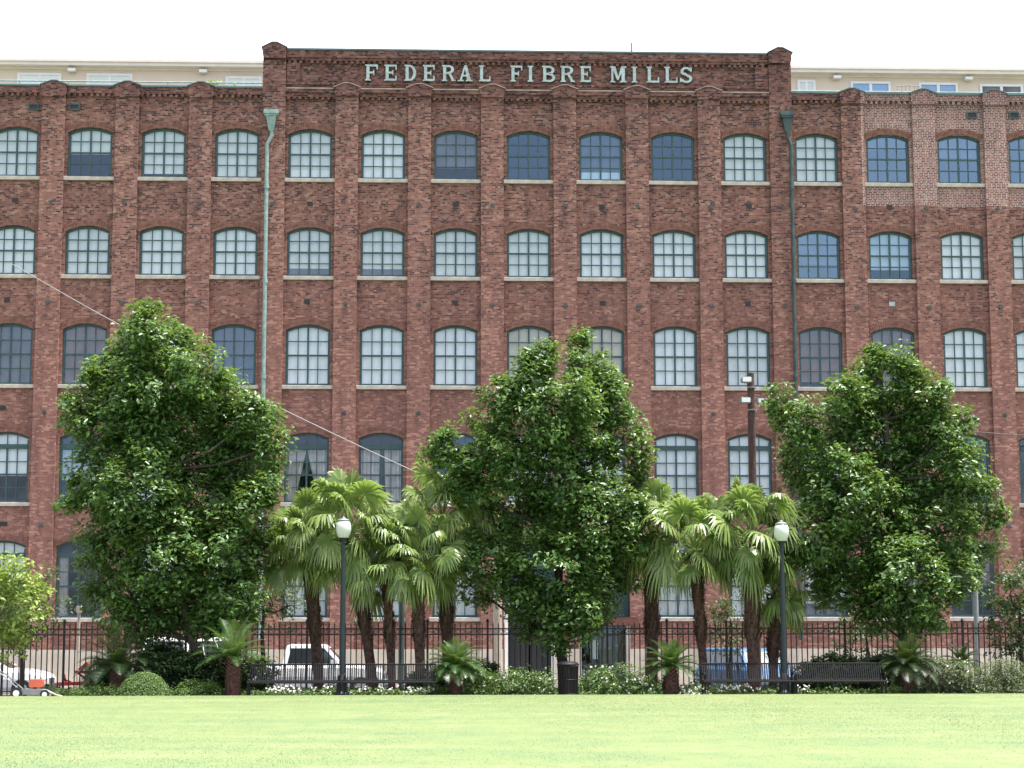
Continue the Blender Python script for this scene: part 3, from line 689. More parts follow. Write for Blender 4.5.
# sign letters -----------------------------------------------------------
sign = thing('building_sign', 'raised pale green letters reading FEDERAL FIBRE MILLS on the centre parapet', 'sign', (0, 0, 0))
def letter(ch, xa, xb, z0, z1):
    q = MB(); h = z1-z0; w = xb-xa; st = .115; th = .075; cnt = [0]
    def bx(a, b_, c, d):
        cnt[0] += 1; e = .002*cnt[0]; q.box(xa+a, xa+b_, -.10-e, -.03, z0+c, z0+d)
    def poly(pts):
        cnt[0] += 1; e = .002*cnt[0]; q.prism([(xa+x, z0+z) for x, z in pts], -.10-e, -.03)
    def stem(x, serif=.045):
        bx(x, x+st, 0, h); bx(x-serif, x+st+serif, 0, .05); bx(x-serif, x+st+serif, h-.05, h)
    def arc(cx, cz, rx, rz, a0, a1, t0=st, n=8):
        for k in range(n):
            a, b_ = a0+(a1-a0)*k/n, a0+(a1-a0)*(k+1)/n
            pts = [(cx+rx*math.cos(a), cz+rz*math.sin(a)), (cx+rx*math.cos(b_), cz+rz*math.sin(b_)), (cx+(rx-t0)*math.cos(b_), cz+(rz-th)*math.sin(b_)), (cx+(rx-t0)*math.cos(a), cz+(rz-th)*math.sin(a))]
            q.prism([(xa+x, z0+z) for x, z in pts][::-1], -.10, -.03)
    s = .045
    if ch in 'FE':
        stem(s); bx(s, w, h-th, h); bx(w-.05, w, h-.19, h); bx(s, w*.72, h*.5-th/2, h*.5+th/2); bx(w*.72-.04, w*.72, h*.5-.09, h*.5+.09)
        if ch == 'E': bx(s, w, 0, th); bx(w-.05, w, 0, .19)
    elif ch == 'L': stem(s); bx(s, w, 0, th); bx(w-.05, w, 0, .21)
    elif ch == 'I': stem(w/2-st/2, .05)
    elif ch == 'D': stem(s); bx(s, w*.45, h-th, h); bx(s, w*.45, 0, th); arc(w*.42, h/2, w*.58, h/2, -PI/2, PI/2, n=12)
    elif ch in 'RB':
        stem(s); bx(s, w*.55, h-th, h); bx(s, w*.55, h*.5-th/2, h*.5+th/2)
        arc(w*.52, h*.74, w*.42, h*.265, -PI/2, PI/2, .11, 10)
        if ch == 'B': bx(s, w*.55, 0, th); arc(w*.54, h*.27, w*.46, h*.275, -PI/2, PI/2, .11, 10)
        else: poly([(w*.48, h*.5), (w*.80, 0), (w+.0, 0), (w*.68, h*.5)]); bx(w*.74, w+.03, 0, .05)
    elif ch == 'A':
        poly([(.04, 0), (.12, 0), (w*.55, h), (w*.43, h)]); poly([(w-.19, 0), (w-.04, 0), (w*.60, h), (w*.43, h)])
        bx(w*.22, w*.78, h*.30, h*.30+th*.8); bx(-.02, .20, 0, .05); bx(w-.25, w+.01, 0, .05)
    elif ch == 'M':
        bx(.05, .12, 0, h); bx(w-.17, w-.04, 0, h); poly([(.05, h), (w*.44, .1), (w*.56, .1), (.20, h)]); poly([(w-.18, h), (w*.44, .1), (w*.53, .1), (w-.05, h)])
        bx(0, .19, 0, .05); bx(w-.23, w+.02, 0, .05); bx(0, .18, h-.05, h); bx(w-.18, w+.02, h-.05, h)
    elif ch == 'S':
        arc(w*.5, h*.73, w*.46, h*.27, PI*.08, PI*1.35, .11, 12); arc(w*.5, h*.27, w*.48, h*.27, -PI*.92, PI*.40, .11, 12)
        poly([(w*.18, h*.60), (w*.62, h*.36), (w*.88, h*.40), (w*.42, h*.64)]); bx(w-.09, w-.03, h*.72, h*.97); bx(.0, .06, h*.05, h*.30)
    # stand-off pins to the wall
    q.box(xa+w*.35, xa+w*.35+.03, -.03, .0, z0+h*.45, z0+h*.48)
    return q.build('letter', M['letter'], sign)
SPX = [('F',365.2,378),('E',384.5,396.8),('D',404.4,416.2),('E',422.9,434.6),('R',441.9,454.8),('A',458.3,472.3),('L',478.8,490.4),
       ('F',510.2,522.2),('I',527.5,533.2),('B',541.9,555.1),('R',560.3,573.8),('E',579.7,590.6),('M',610.0,625.6),('I',631.3,637.1),('L',646.5,658.7),('L',664.4,677),('S',679.7,692.1)]
for ch, pa, pb in SPX:
    t_ = (pa-365)/327
    a = at(pa, 81.2+2.4*t_, 0); c = at(pb, 65.3+2.6*t_, 0); letter(ch, a.x, c.x, a.z, c.z)

# ------------------------------------------------------------------ trees
def px_lobes(lst, Y, depth, base):
    out = []
    ax = sum(l[0] for l in lst)/len(lst)
    for (px, py, r) in lst:
        yy = Y+random.uniform(-depth, depth)
        p = at(px, py, yy); out.append((p.x-base.x, yy-base.y, p.z-base.z, r*(yy+71.18)/1924))
    return out
def limbs(mb, base_r, pts, lobes, split):
    """trunk through pts, then a limb from the split point region to each lobe"""
    n = len(pts); rad = [base_r*(1-.55*k/(n-1)) for k in range(n)]; rad[0] *= 1.35
    mb.tube(pts, rad, 10, jit=.06)
    P = [Vector(p) for p in pts]
    for k, (x, y, z, r) in enumerate(lobes):
        T_ = Vector((x, y, z)); cand = [q for q in P[split:] if q.z < z-.1] or [P[split]]
        s = min(cand, key=lambda q: (q-T_).length + abs(T_.z-q.z)*.2)
        mid = s.lerp(T_, .5)+Vector((random.uniform(-.2, .2), random.uniform(-.2, .2), -.15)); L = (T_-s).length
        r0 = min(base_r*.42, .02+.022*L)
        mb.tube([s, mid, T_], [r0, r0*.65, r0*.3], 6)
        for _ in range(5):
            d = Vector((random.gauss(0,1), random.gauss(0,1), random.gauss(.5,.8))).normalized()*r*.95
            mb.tube([T_.lerp(mid, random.random()*.6), T_+d*.5+Vector((0,0,-.05)), T_+d], [r0*.3, r0*.2, .006], 4, caps=False)
def tree(name, label, lobes_px, Y, base_px, trunk_px, base_r, leaf, size, depth=1.6, dens=60, per=26, rc=.24, mat_t='bark_d', group=None, bz=.5, split=2, cat='tree', shell=.42, aspect=.55):
    bp = at(base_px, 690, Y); base = Vector((bp.x, Y, bz))
    t = thing(name, label, cat, base, 0, group)
    lob = px_lobes(lobes_px, Y, depth, base)
    pts = [(0, 0, 0)]
    for (px, py) in trunk_px: p = at(px, py, Y); pts.append((p.x-base.x, 0, p.z-base.z))
    mb = MB(); limbs(mb, base_r, pts, lob, split); mb.build('trunk', M[mat_t], t, True)
    P_, N_ = crown_points(lob, dens, per, rc, shell=shell)
    P_[:, 2] = np.maximum(P_[:, 2], .08)
    link('crown', leaf_mesh('crown', P_, N_, size, M[leaf], aspect), t)
    return t
G3 = 'large leafy shade trees along the lawn'
tree('shade_tree', 'tall pointed dark green shade tree at left with a leaning grey trunk', [(147,312,12),(143,330,20),(136,352,26),(168,350,28),(112,372,24),(90,380,12),(152,385,42),(198,372,28),(215,395,30),(75,412,18),(248,422,26),(106,420,32),(142,430,46),(190,440,46),
     (243,462,34),(270,448,16),(268,420,12),(266,485,14),(262,530,14),(98,480,30),(76,500,12),(145,495,46),(210,505,44),(252,505,20),(112,535,30),(95,560,14),(165,555,46),(225,550,38),(256,565,16),(98,592,14),(128,592,28),(185,600,36),(232,592,30),(150,622,20),(210,622,20),(115,612,16)], -17.6, 208,
     [(203,665),(192,640),(182,600),(172,540),(165,470),(155,400),(148,345)], .15, 'leaf', .168, 1.0, 62, 50, .22, mat_t='bark', group=G3)
tree('shade_tree', 'tall double-topped dark green shade tree at centre behind the litter bin', [(582,345,12),(584,365,20),(592,392,28),(540,358,16),(528,380,24),(505,400,22),(552,410,40),(610,410,26),(485,430,18),(448,448,18),(432,452,8),(500,455,34),(560,470,50),(622,445,26),(642,478,14),
     (462,482,22),(515,510,38),(590,520,48),(640,512,14),(492,560,30),(550,570,46),(608,572,32),(478,590,14),(530,608,28),(585,612,28),(555,632,18),(636,540,14)], -17.5, 566,
     [(563,665),(558,635),(558,590),(560,530),(562,470),(568,410),(578,365)], .16, 'leaf', .168, 1.0, 62, 50, .22, mat_t='bark_d', group=G3)
tree('shade_tree', 'broad round dark green shade tree at right behind a sago palm', [(880,355,12),(866,372,20),(898,378,24),(845,392,18),(782,402,14),(800,425,24),(850,418,34),(925,400,26),(948,430,26),(885,440,44),(812,462,34),(962,465,20),(838,485,38),(925,475,42),(975,490,18),
     (988,515,16),(870,520,46),(818,535,30),(940,532,38),(988,545,10),(850,572,36),(905,580,42),(955,580,22),(824,585,18),(882,612,24),(928,612,18),(970,562,14)], -17.7, 906,
     [(905,665),(903,640),(900,600),(895,540),(890,480),(885,420),(880,380)], .16, 'leaf', .168, 1.0, 62, 50, .22, mat_t='bark_d', group=G3)
tree('small_tree', 'bright yellow-green small tree cut by the left edge of the photo', [(-5,575,24),(20,580,22),(10,605,30),(36,590,13),(38,612,12),(-25,600,34),(15,635,18),(-10,640,26)], -19.3, -22,
     [(-18,660),(-12,630),(-5,600)], .07, 'leaf_l', .15, .7, 80, 16, .16, 'bark')
tree('street_tree', 'dark small street tree behind the fence at far left', [(20,600,24),(42,590,16),(50,612,16),(30,625,22),(10,630,20),(48,575,10)], -14.4, 22, [(22,650),(25,630),(28,605)], .06, 'leaf_d', .11, .6, 60, 20, .15, 'bark_d', bz=.14, group='small street trees behind the fence')
tree('street_tree', 'multi-stem street tree behind the fence left of the white pickup', [(245,600,20),(270,592,22),(290,605,18),(262,612,20)], -14.4, 264, [(263,655),(262,635),(264,610)], .09, 'leaf_d', .12, .6, 60, 18, .15, 'bark_d', bz=.14, group='small street trees behind the fence')
tree('street_tree', 'dark bushy street tree behind the fence left of the blue car', [(722,605,18),(738,618,22),(728,638,18),(712,625,12)], -14.4, 730, [(730,665),(731,645),(730,625)], .06, 'leaf_d', .11, .5, 60, 18, .14, 'bark_d', bz=.14, group='small street trees behind the fence')
tree('street_tree', 'dark street tree with spreading crown behind the right-hand bench', [(850,625,18),(868,640,16),(885,628,18),(840,645,10)], -14.4, 870, [(871,665),(868,650),(866,635)], .06, 'leaf_d', .11, .5, 60, 18, .14, 'bark_d', bz=.14, group='small street trees behind the fence')
tree('street_tree', 'dark green tree cut by the right edge of the photo', [(1010,590,24),(1030,600,30),(998,615,18),(1018,630,26),(1005,645,16),(1015,572,18),(1035,640,20)], -17.4, 1022, [(1022,660),(1020,640),(1020,610)], .08, 'leaf_d', .12, .6, 60, 22, .15, 'bark_d', bz=.42)

# ------------------------------------------------------------------ palms
def fan(mb, org, az, el, L, Rb, droop):
    d = Vector((math.cos(az)*math.cos(el), math.sin(az)*math.cos(el), math.sin(el)))
    pts = [org]; p = org.copy(); dd = d.copy()
    for k in range(5):
        p = p+dd*(L/5); pts.append(p.copy()); dd = (dd+Vector((0,0,-.05-droop*.10))).normalized()
    stem.tube(pts, [.024, .020, .017, .014, .012, .010], 5)
    fwd = (dd+Vector((0,0,-.25*droop))).normalized(); side = fwd.cross(Vector((0,0,1)))
    if side.length < .05: side = Vector((1,0,0))
    side.normalize(); tw = random.uniform(-1.0, 1.0); nm = side.cross(fwd).normalized(); side = (side*math.cos(tw)+nm*math.sin(tw)).normalized(); nm = side.cross(fwd).normalized()
    hub = pts[-1]; K = 30
    for k in range(K):
        a = -PI*.72+PI*1.44*k/(K-1)+random.uniform(-.03, .03)
        dr = (fwd*math.cos(a)+side*math.sin(a)); pl = nm*(.018 if k % 2 else -.018)
        r = Rb*(1-.22*abs(a)/(PI*.72))*random.uniform(.92, 1.08); cr = dr.cross(nm).normalized()
        vv = []
        for t, wdt in ((.05, .012), (.34, .042), (.60, .040), (.90, .020), (1.10, .005)):
            fold = Vector((0,0,-1))*(max(0, t-.5)**1.6)*r*(.60+1.1*droop)*random.uniform(.7, 1.3)
            c = hub+dr*r*(t-.12*max(0, t-.6)*(1+droop)*2)+fold+pl+nm*(-.10*abs(math.sin(a))*r*t)
            vv += [c-cr*wdt, c+cr*wdt]
        n_ = len(mb.v); mb.v += [tuple(v) for v in vv]; mb.f += [(n_+2*j, n_+2*j+1, n_+2*j+3, n_+2*j+2) for j in range(4)]
stem = None
def palm(label, base_px, top_px, top_py, Y, r, nf=26, L=.95, Rb=.62, tr=.17):
    global stem
    bp = at(base_px, 690, Y); tp = at(top_px, top_py, Y); base = Vector((bp.x, Y, .46))
    t = thing('fan_palm', label, 'palm', base, 0, 'fan palms between the shade trees')
    H = tp.z-base.z; dx = tp.x-bp.x
    q = MB(); pts = [(dx*s*s*.3+dx*s*.7, 0, H*s) for s in (0, .12, .3, .5, .7, .85, 1)]
    q.tube(pts, [tr*1.1, tr*.8, tr*.85, tr*1.0, tr*1.1, tr*1.0, tr*.5], 12, jit=.08); tk = q.build('trunk', M['palm_bark'], t)
    q = MB(); n_ = int(H/.085)
    for k in range(n_):
        s = .35+.62*k/n_
        c = Vector((dx*s*s*.3+dx*s*.7, 0, H*s))
        for j in range(6):
            a = k*1.1+j*PI/3+random.uniform(-.15, .15); e = Vector((math.cos(a), math.sin(a), 0)); f_ = Vector((-e.y, e.x, 0)); rr = tr*random.uniform(.95, 1.05)
            a0 = c+e*rr; ln = random.uniform(.07, .16)
            q.add([a0-f_*.045, a0+f_*.045, a0+e*ln*.6+Vector((0,0,ln))+f_*.02, a0+e*ln*.6+Vector((0,0,ln))-f_*.02, a0+Vector((0,0,.10))-f_*.04, a0+Vector((0,0,.10))+f_*.04],
                  [(0,1,2,3), (3,2,5,4)])
    q.build('leaf_bases', M['boot'], tk)
    cr = MB(); stem = MB(); org = Vector((dx, 0, H))
    for k in range(nf):
        u = (k+.5)/nf; el = R(84)-u*R(106)+random.uniform(-.12, .12); az = k*2.39996+random.uniform(-.25, .25)
        fan(cr, org+Vector((0,0,.1-.22*u)), az, el, L*random.uniform(.65, 1.15)*r, Rb*random.uniform(.7, 1.1)*r, max(0, u*.6+random.uniform(-.15, .3)))
    cr.build('crown', M['palm'], t); stem.build('leaf_stalks', M['palm'], t)
palm('fan palm with an upright trunk left of the left street lamp', 319, 308, 550, -17.0, 1.15, 34)
palm('fan palm with a curved leaning trunk directly behind the left street lamp', 374, 349, 532, -17.6, 1.3, 38)
palm('short thin fan palm third from the left behind the left pair of benches', 392, 386, 570, -18.0, 1.05, 28, tr=.12)
palm('fan palm just right of the green post behind the left benches', 421, 416, 562, -18.1, 1.1, 30, tr=.16)
palm('tallest left fan palm beside the centre tree, behind the round sago palm', 449, 442, 522, -16.9, 1.3, 38, tr=.19)
palm('stout dark-trunked fan palm just right of the centre tree', 652, 652, 540, -16.9, 1.3, 34, tr=.2)
palm('fan palm leaning left behind the sago palm right of centre', 705, 694, 550, -18.1, 1.2, 32, tr=.14)
palm('thick-trunked fan palm in front of the blue car', 754, 750, 540, -18.4, 1.3, 38, tr=.2)
palm('low fan palm squeezed between the thick palm and the right street lamp', 773, 774, 595, -17.6, .9, 22, L=.8, tr=.16)

# ------------------------------------------------------------------ sago palms
def cycad(label, px, top_py, Y, spread, tr, nf=30, mat='cycad', droop=1., bz=.5, upright=0., group='sago palms in the planting bed'):
    bp = at(px, 690, Y); H = max(.1, at(px, top_py, Y).z-bz)
    t = thing('sago_palm', label, 'sago palm', (bp.x, Y, bz), 0, group)
    q = MB(); q.tube([(0,0,-.02), (0,0,H*.3), (.01,0,H*.7), (0,0,H)], [tr*1.05, tr*1.1, tr, tr*.7], 12, jit=.1); tk = q.build('trunk', M['palm_bark'], t)
    q = MB()
    for k in range(int(H/.05)+2):
        for j in range(9):
            a = k*.35+j*2*PI/9; e = Vector((math.cos(a), math.sin(a), 0)); f_ = Vector((-e.y, e.x, 0)); z = .03+k*.05
            if z > H: continue
            a0 = Vector((0,0,z))+e*tr*.98
            q.add([a0-f_*.04, a0+f_*.04, a0+e*.05+Vector((0,0,.05))+f_*.02, a0+e*.05+Vector((0,0,.05))-f_*.02], [(0,1,2,3)])
    q.build('leaf_bases', M['boot'], tk)
    cr = MB()
    for k in range(nf):
        u = (k+.5)/nf; el = R(80-75*u**(1+upright)); az = k*2.39996
        d = Vector((math.cos(az)*math.cos(el), math.sin(az)*math.cos(el), math.sin(el))); p = Vector((0,0,H)); L = spread*random.uniform(.85, 1.1); n_ = 16; dd = d.copy(); pts = [p.copy()]
        for s in range(n_):
            p = p+dd*(L/n_); pts.append(p.copy()); dd = (dd+Vector((0,0,-.075*droop))).normalized()
        cr.tube(pts[::4], [.012, .010, .008, .006, .003], 4, caps=False)
        for s in range(1, n_*2):
            f_ = s/(n_*2); i0 = int(f_*n_); c = pts[i0].lerp(pts[min(i0+1, n_)], f_*n_-i0); tg = (pts[min(i0+1, n_)]-pts[max(i0-1, 0)]).normalized()
            sd_ = tg.cross(Vector((0,0,1)));
            if sd_.length < .1: sd_ = Vector((1,0,0))
            sd_.normalize(); up_ = sd_.cross(tg).normalized(); ll = L*.26*math.sin(PI*min(1, f_*.9+.12))**.7
            for sg in (-1, 1):
                e = (sd_*sg+tg*.55+up_*.35).normalized(); wv = tg*.013
                tip = c+e*ll*1.1+Vector((0,0,-.02))
                cr.add([c-wv, c+wv, tip], [(0,1,2)])
    cr.build('crown', M[mat], t)
cycad('large dark sago palm with long arching fronds at left behind the clipped bush', 117, 668, -18.9, 1.35, .2, 34, 'cycad_d', 1.2)
cycad('feathery sago palm on a scaly brown trunk left of the benches', 233, 657, -19.6, 1.15, .19, 26, 'cycad', .8, upright=-.2)
cycad('dense round-headed sago palm at the right end of the left benches', 455, 670, -19.6, 1.0, .15, 60, 'cycad', 1.3)
cycad('sago palm with a stout brown trunk left of the right benches', 671, 668, -19.5, .98, .2, 34, 'cycad', 1.0)
cycad('dark round-headed sago palm right of the right benches', 908, 668, -19.4, 1.05, .17, 58, 'cycad_d', 1.25)
cycad('small sago palm peeking over the grey-green bush at right', 962, 664, -17.2, .75, .12, 22, 'cycad', 1.2, .44)

# ------------------------------------------------------------------ shrubs
def shrub(label, px, w, top_py, Y, mat, size=.06, flowers=0, n=3, dens=560, per=18, rc=.07, round_=False, bz=.48, group=None, name='bush', cat='bush', aspect=.5, bot=693):
    bp = at(px, 690, Y); sc_ = (Y+71.18)/1924; H = at(px, top_py, Y).z-bz; Wm = w*sc_/2
    t = thing(name, label, cat, (bp.x, Y, bz), 0, group)
    if round_:
        k = 7000; d = rng.normal(size=(k, 3)); d /= np.linalg.norm(d, axis=1, keepdims=True); d[:, 2] = np.abs(d[:, 2])*1.0-.1
        P_ = d*np.array([Wm, Wm*.85, H])*rng.uniform(.90, 1.02, (k, 1)); N_ = d*.6+np.array([0, -.1, .7])+rng.normal(size=(k, 3))*.45
        P_ = np.concatenate([P_, d[:900]*np.array([Wm, Wm*.85, H])*.75]); N_ = np.concatenate([N_, N_[:900]])
        P_[:, 2] = np.abs(P_[:, 2])
    else:
        lob = []
        for k in range(n):
            u = (k+.5)/n*2-1; r = min(H*.55, Wm/n*1.6)*random.uniform(.8, 1.05); lob.append((u*(Wm-r*.6), random.uniform(-.15, .15), max(r*.5, H-r-abs(u)*H*.15), r)); lob.append((u*(Wm-r*.6)+random.uniform(-.1, .1), random.uniform(-.3, .1), r*.55, r*.9))
        P_, N_ = crown_points(lob, dens, per, rc, shell=.4); P_[:, 2] = np.abs(P_[:, 2])
    link('foliage', leaf_mesh('foliage', P_, N_, size, M[mat], aspect), t)
    q = MB()
    for k in range(5):
        a = random.uniform(-1, 1); q.tube([(a*.1, random.uniform(-.05, .05), 0), (a*Wm*.4, 0, H*.3), (a*Wm*.7, random.uniform(-.1, .1), H*.65)], [.018, .012, .006], 5)
    q.build('stems', M['bark_d'], t)
    if flowers:
        idx = rng.choice(len(P_), flowers); fp = P_[idx]+np.array([0, -.05, .03])
        fp[:, 1] -= rng.random(flowers)*.05
        fo = link('flowers', leaf_mesh('flowers', np.repeat(fp, 3, 0)+rng.normal(size=(flowers*3, 3))*.008, rng.normal(size=(flowers*3, 3))+np.array([0, -.6, .6]), .055, M['flower'], .8), t); fo['kind'] = 'stuff'
    return t
shrub('neatly clipped dome-shaped green bush at left by the lawn edge', 144, 54, 669, -19.75, 'leaf_b', .045, round_=True)
shrub('low spreading green shrub left of the clipped dome bush', 98, 44, 684, -19.6, 'leaf_b', .05, n=4)
shrub('dark broad-leaved shrub under the leaning trunk at left', 182, 78, 650, -18.3, 'leaf_d', .11, n=4, per=14, rc=.1)
shrub('tall dark shrub behind the fence-side bed left of the leaning trunk', 160, 60, 642, -16.9, 'leaf_d', .11, n=3, per=14, rc=.1)
shrub('low dark green shrub at the foot of the leaning trunk', 198, 46, 680, -19.5, 'leaf_b', .06, n=4)
shrub('leafy shrub between the feathery sago palm and the bench end', 256, 44, 655, -18.6, 'leaf_d', .11, n=3, per=12, rc=.1)
G4 = 'white-flowering bushes at the lawn edge'
shrub('white-flowering bush left of the litter bin', 512, 94, 667, -19.7, 'leaf_b', .075, 90, 5, 300, 16, .09, group=G4)
shrub('white-flowering bush right of the litter bin', 614, 74, 664, -19.7, 'leaf_b', .075, 70, 4, 300, 16, .09, group=G4)
shrub('lower flowering bush beside the stout sago palm trunk', 650, 34, 676, -19.8, 'leaf_b', .07, 20, 2, 300, 14, .08, group=G4)
shrub('small upright leafy plant between the stout sago palm and the bench', 697, 22, 668, -19.2, 'leaf_b', .14, 0, 2, 90, 8, .09, aspect=.35)
shrub('white-speckled low bush at the left end of the right benches', 694, 30, 684, -19.8, 'leaf_b', .05, 110, 2, group=G4)
shrub('dark shrub behind the right-hand bench', 838, 80, 652, -18.2, 'leaf_d', .09, n=4)
shrub('dark shrub just left of the right lamp post behind the bench', 810, 30, 662, -18.2, 'leaf_d', .09, n=2)
shrub('loose grey-green bush right of the round-headed sago palm', 944, 76, 656, -19.3, 'leaf_g', .06, 60, 4, 620, 20, .08)
shrub('grey-green bush cut by the right edge of the photo', 1004, 54, 660, -19.4, 'leaf_g', .06, 0, 3, 620, 20, .08)
shrub('dark shrub in the bed just left of the doorway opening', 482, 40, 660, -17.4, 'leaf_d', .09, n=3)
shrub('dark rounded shrub behind the pale low plant at right', 885, 50, 650, -17.0, 'leaf_d', .1, n=3)
shrub('dark leafy shrub behind the feathery sago palm', 222, 60, 654, -17.2, 'leaf_d', .11, n=3)
shrub('dark shrub tucked behind the large dark sago palm', 112, 54, 656, -17.4, 'leaf_d', .1, n=3)
shrub('small pale low plant by the dark sago palm trunk', 892, 26, 684, -19.8, 'leaf_b', .05, 0, 2)
shrub('dark shrub behind the sago palm at the left bench end', 430, 50, 668, -18.0, 'leaf_d', .09, n=3)
# ground cover, one mass
k = 42000
gx = rng.uniform(at(55, 690, -19).x-1, at(1024, 690, -19).x+3, k); gy = rng.uniform(-19.7, -16.3, k)
hh = .16+.10*np.sin(gx*2.3)*np.sin(gy*3.1)+.06*rng.random(k)
gz = .46+np.abs(hh)*rng.random(k)**.6
pos = np.stack([gx, gy, gz], 1)
o = link('ground_cover', leaf_mesh('ground_cover', pos, rng.normal(size=(k, 3))*.5+np.array([0, -.2, 1]), .09, M['leaf_b'], .5)); tag(o, 'low green ground cover filling the planting bed', 'ground cover', kind='stuff')
fx = np.concatenate([rng.uniform(at(265, 690, -19.6).x, at(300, 690, -19.6).x, 60), rng.uniform(at(310, 690, -19.6).x, at(335, 690, -19.6).x, 16), rng.uniform(at(355, 690, -19.6).x, at(440, 690, -19.6).x, 60), rng.uniform(at(715, 690, -19.6).x, at(760, 690, -19.6).x, 45), rng.uniform(at(795, 690, -19.6).x, at(810, 690, -19.6).x, 20)])
fp = np.stack([fx, rng.uniform(-19.75, -19.4, len(fx)), rng.uniform(.62, .80, len(fx))], 1)
o = link('ground_cover_flowers', leaf_mesh('ground_cover_flowers', np.repeat(fp, 3, 0)+rng.normal(size=(len(fx)*3, 3))*.01, rng.normal(size=(len(fx)*3, 3))+np.array([0, -.6, .6]), .055, M['flower'], .8)); tag(o, 'tiny white flowers under the benches', 'flowers', kind='stuff')

# ------------------------------------------------------------------ fence
FY = -16.2
fence = thing('iron_fence', 'long black iron picket fence behind the planting bed', 'fence', (0, FY, .40))
fx0, fx1 = at(-60, 690, FY).x, at(1084, 690, FY).x
ztop = at(500, 623, FY).z-.40; zr1 = ztop-.16
pan = 1.70; k = 0; x = fx0
g0, g1 = at(505, 690, FY).x, at(553, 690, FY).x
pm = MB()
n_ = 10
for j in range(1, n_+1):
    xx_ = j*pan/(n_+1); pm.box(xx_-.015, xx_+.015, -.012, .012, .06, ztop-.05); pm.add([(xx_-.018,-.018,ztop-.05),(xx_+.018,-.018,ztop-.05),(xx_+.018,.018,ztop-.05),(xx_-.018,.018,ztop-.05),(xx_,0,ztop+.03)], [(0,1,4),(1,2,4),(2,3,4),(3,0,4),(3,2,1,0)])
for zz_ in (zr1, zr1-.16, .16): pm.box(.03, pan-.03, -.02, .02, zz_-.018, zz_+.018)
for j in range(1, n_+1, 1):       # rings between the upper rails
    xx_ = (j+.5)*pan/(n_+1)
    if j < n_: pm.tube([(xx_+.05*math.cos(a), 0, zr1-.08+.05*math.sin(a)) for a in [t*PI/4 for t in range(9)]], .008, 4, caps=False)
pmesh = pm.mesh('picket_panel', M['black'])
po = MB(); po.box(-.03, .03, -.03, .03, 0, ztop+.02); po.lathe([(.045, ztop+.02), (.05, ztop+.06), (.02, ztop+.12)], 8); pomesh = po.mesh('post', M['black'])
while x < fx1:
    link('post', pomesh, fence, (x, 0, 0)); link('picket_panel', pmesh, fence, (x, 0, 0)); x += pan
# ------------------------------------------------------------------ benches
def make_bench(label, loc):
    t = thing('park_bench', label, 'bench', loc, 0, 'dark slatted benches at the lawn edge')
    L = 2.42
    q = MB(); n_ = 42
    for k in range(n_):
        x = -L/2+.04+k*(L-.08)/(n_-1); q.add([(x-.014,.10,.42),(x+.014,.10,.42),(x+.014,.26,.84),(x-.014,.26,.84),(x-.014,.115,.42),(x+.014,.115,.42),(x+.014,.275,.84),(x-.014,.275,.84)],
            [(0,1,2,3),(7,6,5,4),(0,3,7,4),(1,5,6,2),(3,2,6,7),(0,4,5,1)])
    q.tube([(-L/2, .275, .85), (L/2, .275, .85)], .022, 8); q.tube([(-L/2, .115, .43), (L/2, .115, .43)], .02, 8); q.build('backrest', M['bench'], t)
    q = MB()
    for k in range(n_):
        x = -L/2+.04+k*(L-.08)/(n_-1); q.box(x-.014, x+.014, -.36, .10, .405, .417)
    q.tube([(-L/2, -.36, .40), (L/2, -.36, .40)], .024, 8); q.tube([(-L/2, -.1, .385), (L/2, -.1, .385)], .02, 8); q.build('seat', M['bench'], t)
    for x in (-L/2+.03, L/2-.03):
        q = MB(); q.bar((x, -.33, 0), (x, -.33, .40), .045); q.bar((x, .14, 0), (x, .10, .42), .045); q.bar((x, -.33, .02), (x, .14, .02), .035); q.build('leg', M['bench'], t)
        q = MB(); q.tube([(x, -.33, .40), (x, -.34, .58), (x, -.28, .62), (x, .16, .60)], .018, 8); q.build('armrest', M['bench'], t)
    return t
BY = -20.25
bl = []
for pa, pb, lab in ((247,342,'dark slatted metal bench left of the left street lamp'), (343,437,'dark slatted metal bench right of the left street lamp'), (704,792,'dark slatted metal bench in front of the blue car'), (793,884,'rightmost dark slatted metal bench, right of the right street lamp')):
    x = (at(pa, 690, BY).x+at(pb, 690, BY).x)/2
    bl.append(make_bench(lab, (x, BY, .51)) if not bl else clone(bl[0], (x, BY, .51), 0, lab))
# litter bin
p = at(568, 690, -20.2)
t = thing('litter_bin', 'dark slatted metal litter bin between the two white-flowering bushes', 'litter bin', (p.x, -20.2, .51))
q = MB()
for k in range(22):
    a = 2*PI*k/22; c, s = math.cos(a), math.sin(a); q.bar((.25*c, .25*s, .06), (.275*c, .275*s, .80), .045, .01, up=(c, s, 0))
for z, r_ in ((.08, .255), (.45, .268), (.8, .28)): q.tube([((r_+.004)*math.cos(a), (r_+.004)*math.sin(a), z) for a in [k*PI/12 for k in range(25)]], .012, 5, caps=False)
q.build('slatted_body', M['bench'], t)
q = MB(); q.lathe([(.29, .82), (.30, .85), (.24, .90), (.13, .92)], 20); q.build('lid', M['bench'], t)
q = MB(); q.lathe([(.23, .02), (.24, .80)], 16); q.build('liner', M['black'], t)
q = MB(); q.lathe([(.16, 0), (.16, .03), (.05, .05)], 12); q.build('base', M['bench'], t)
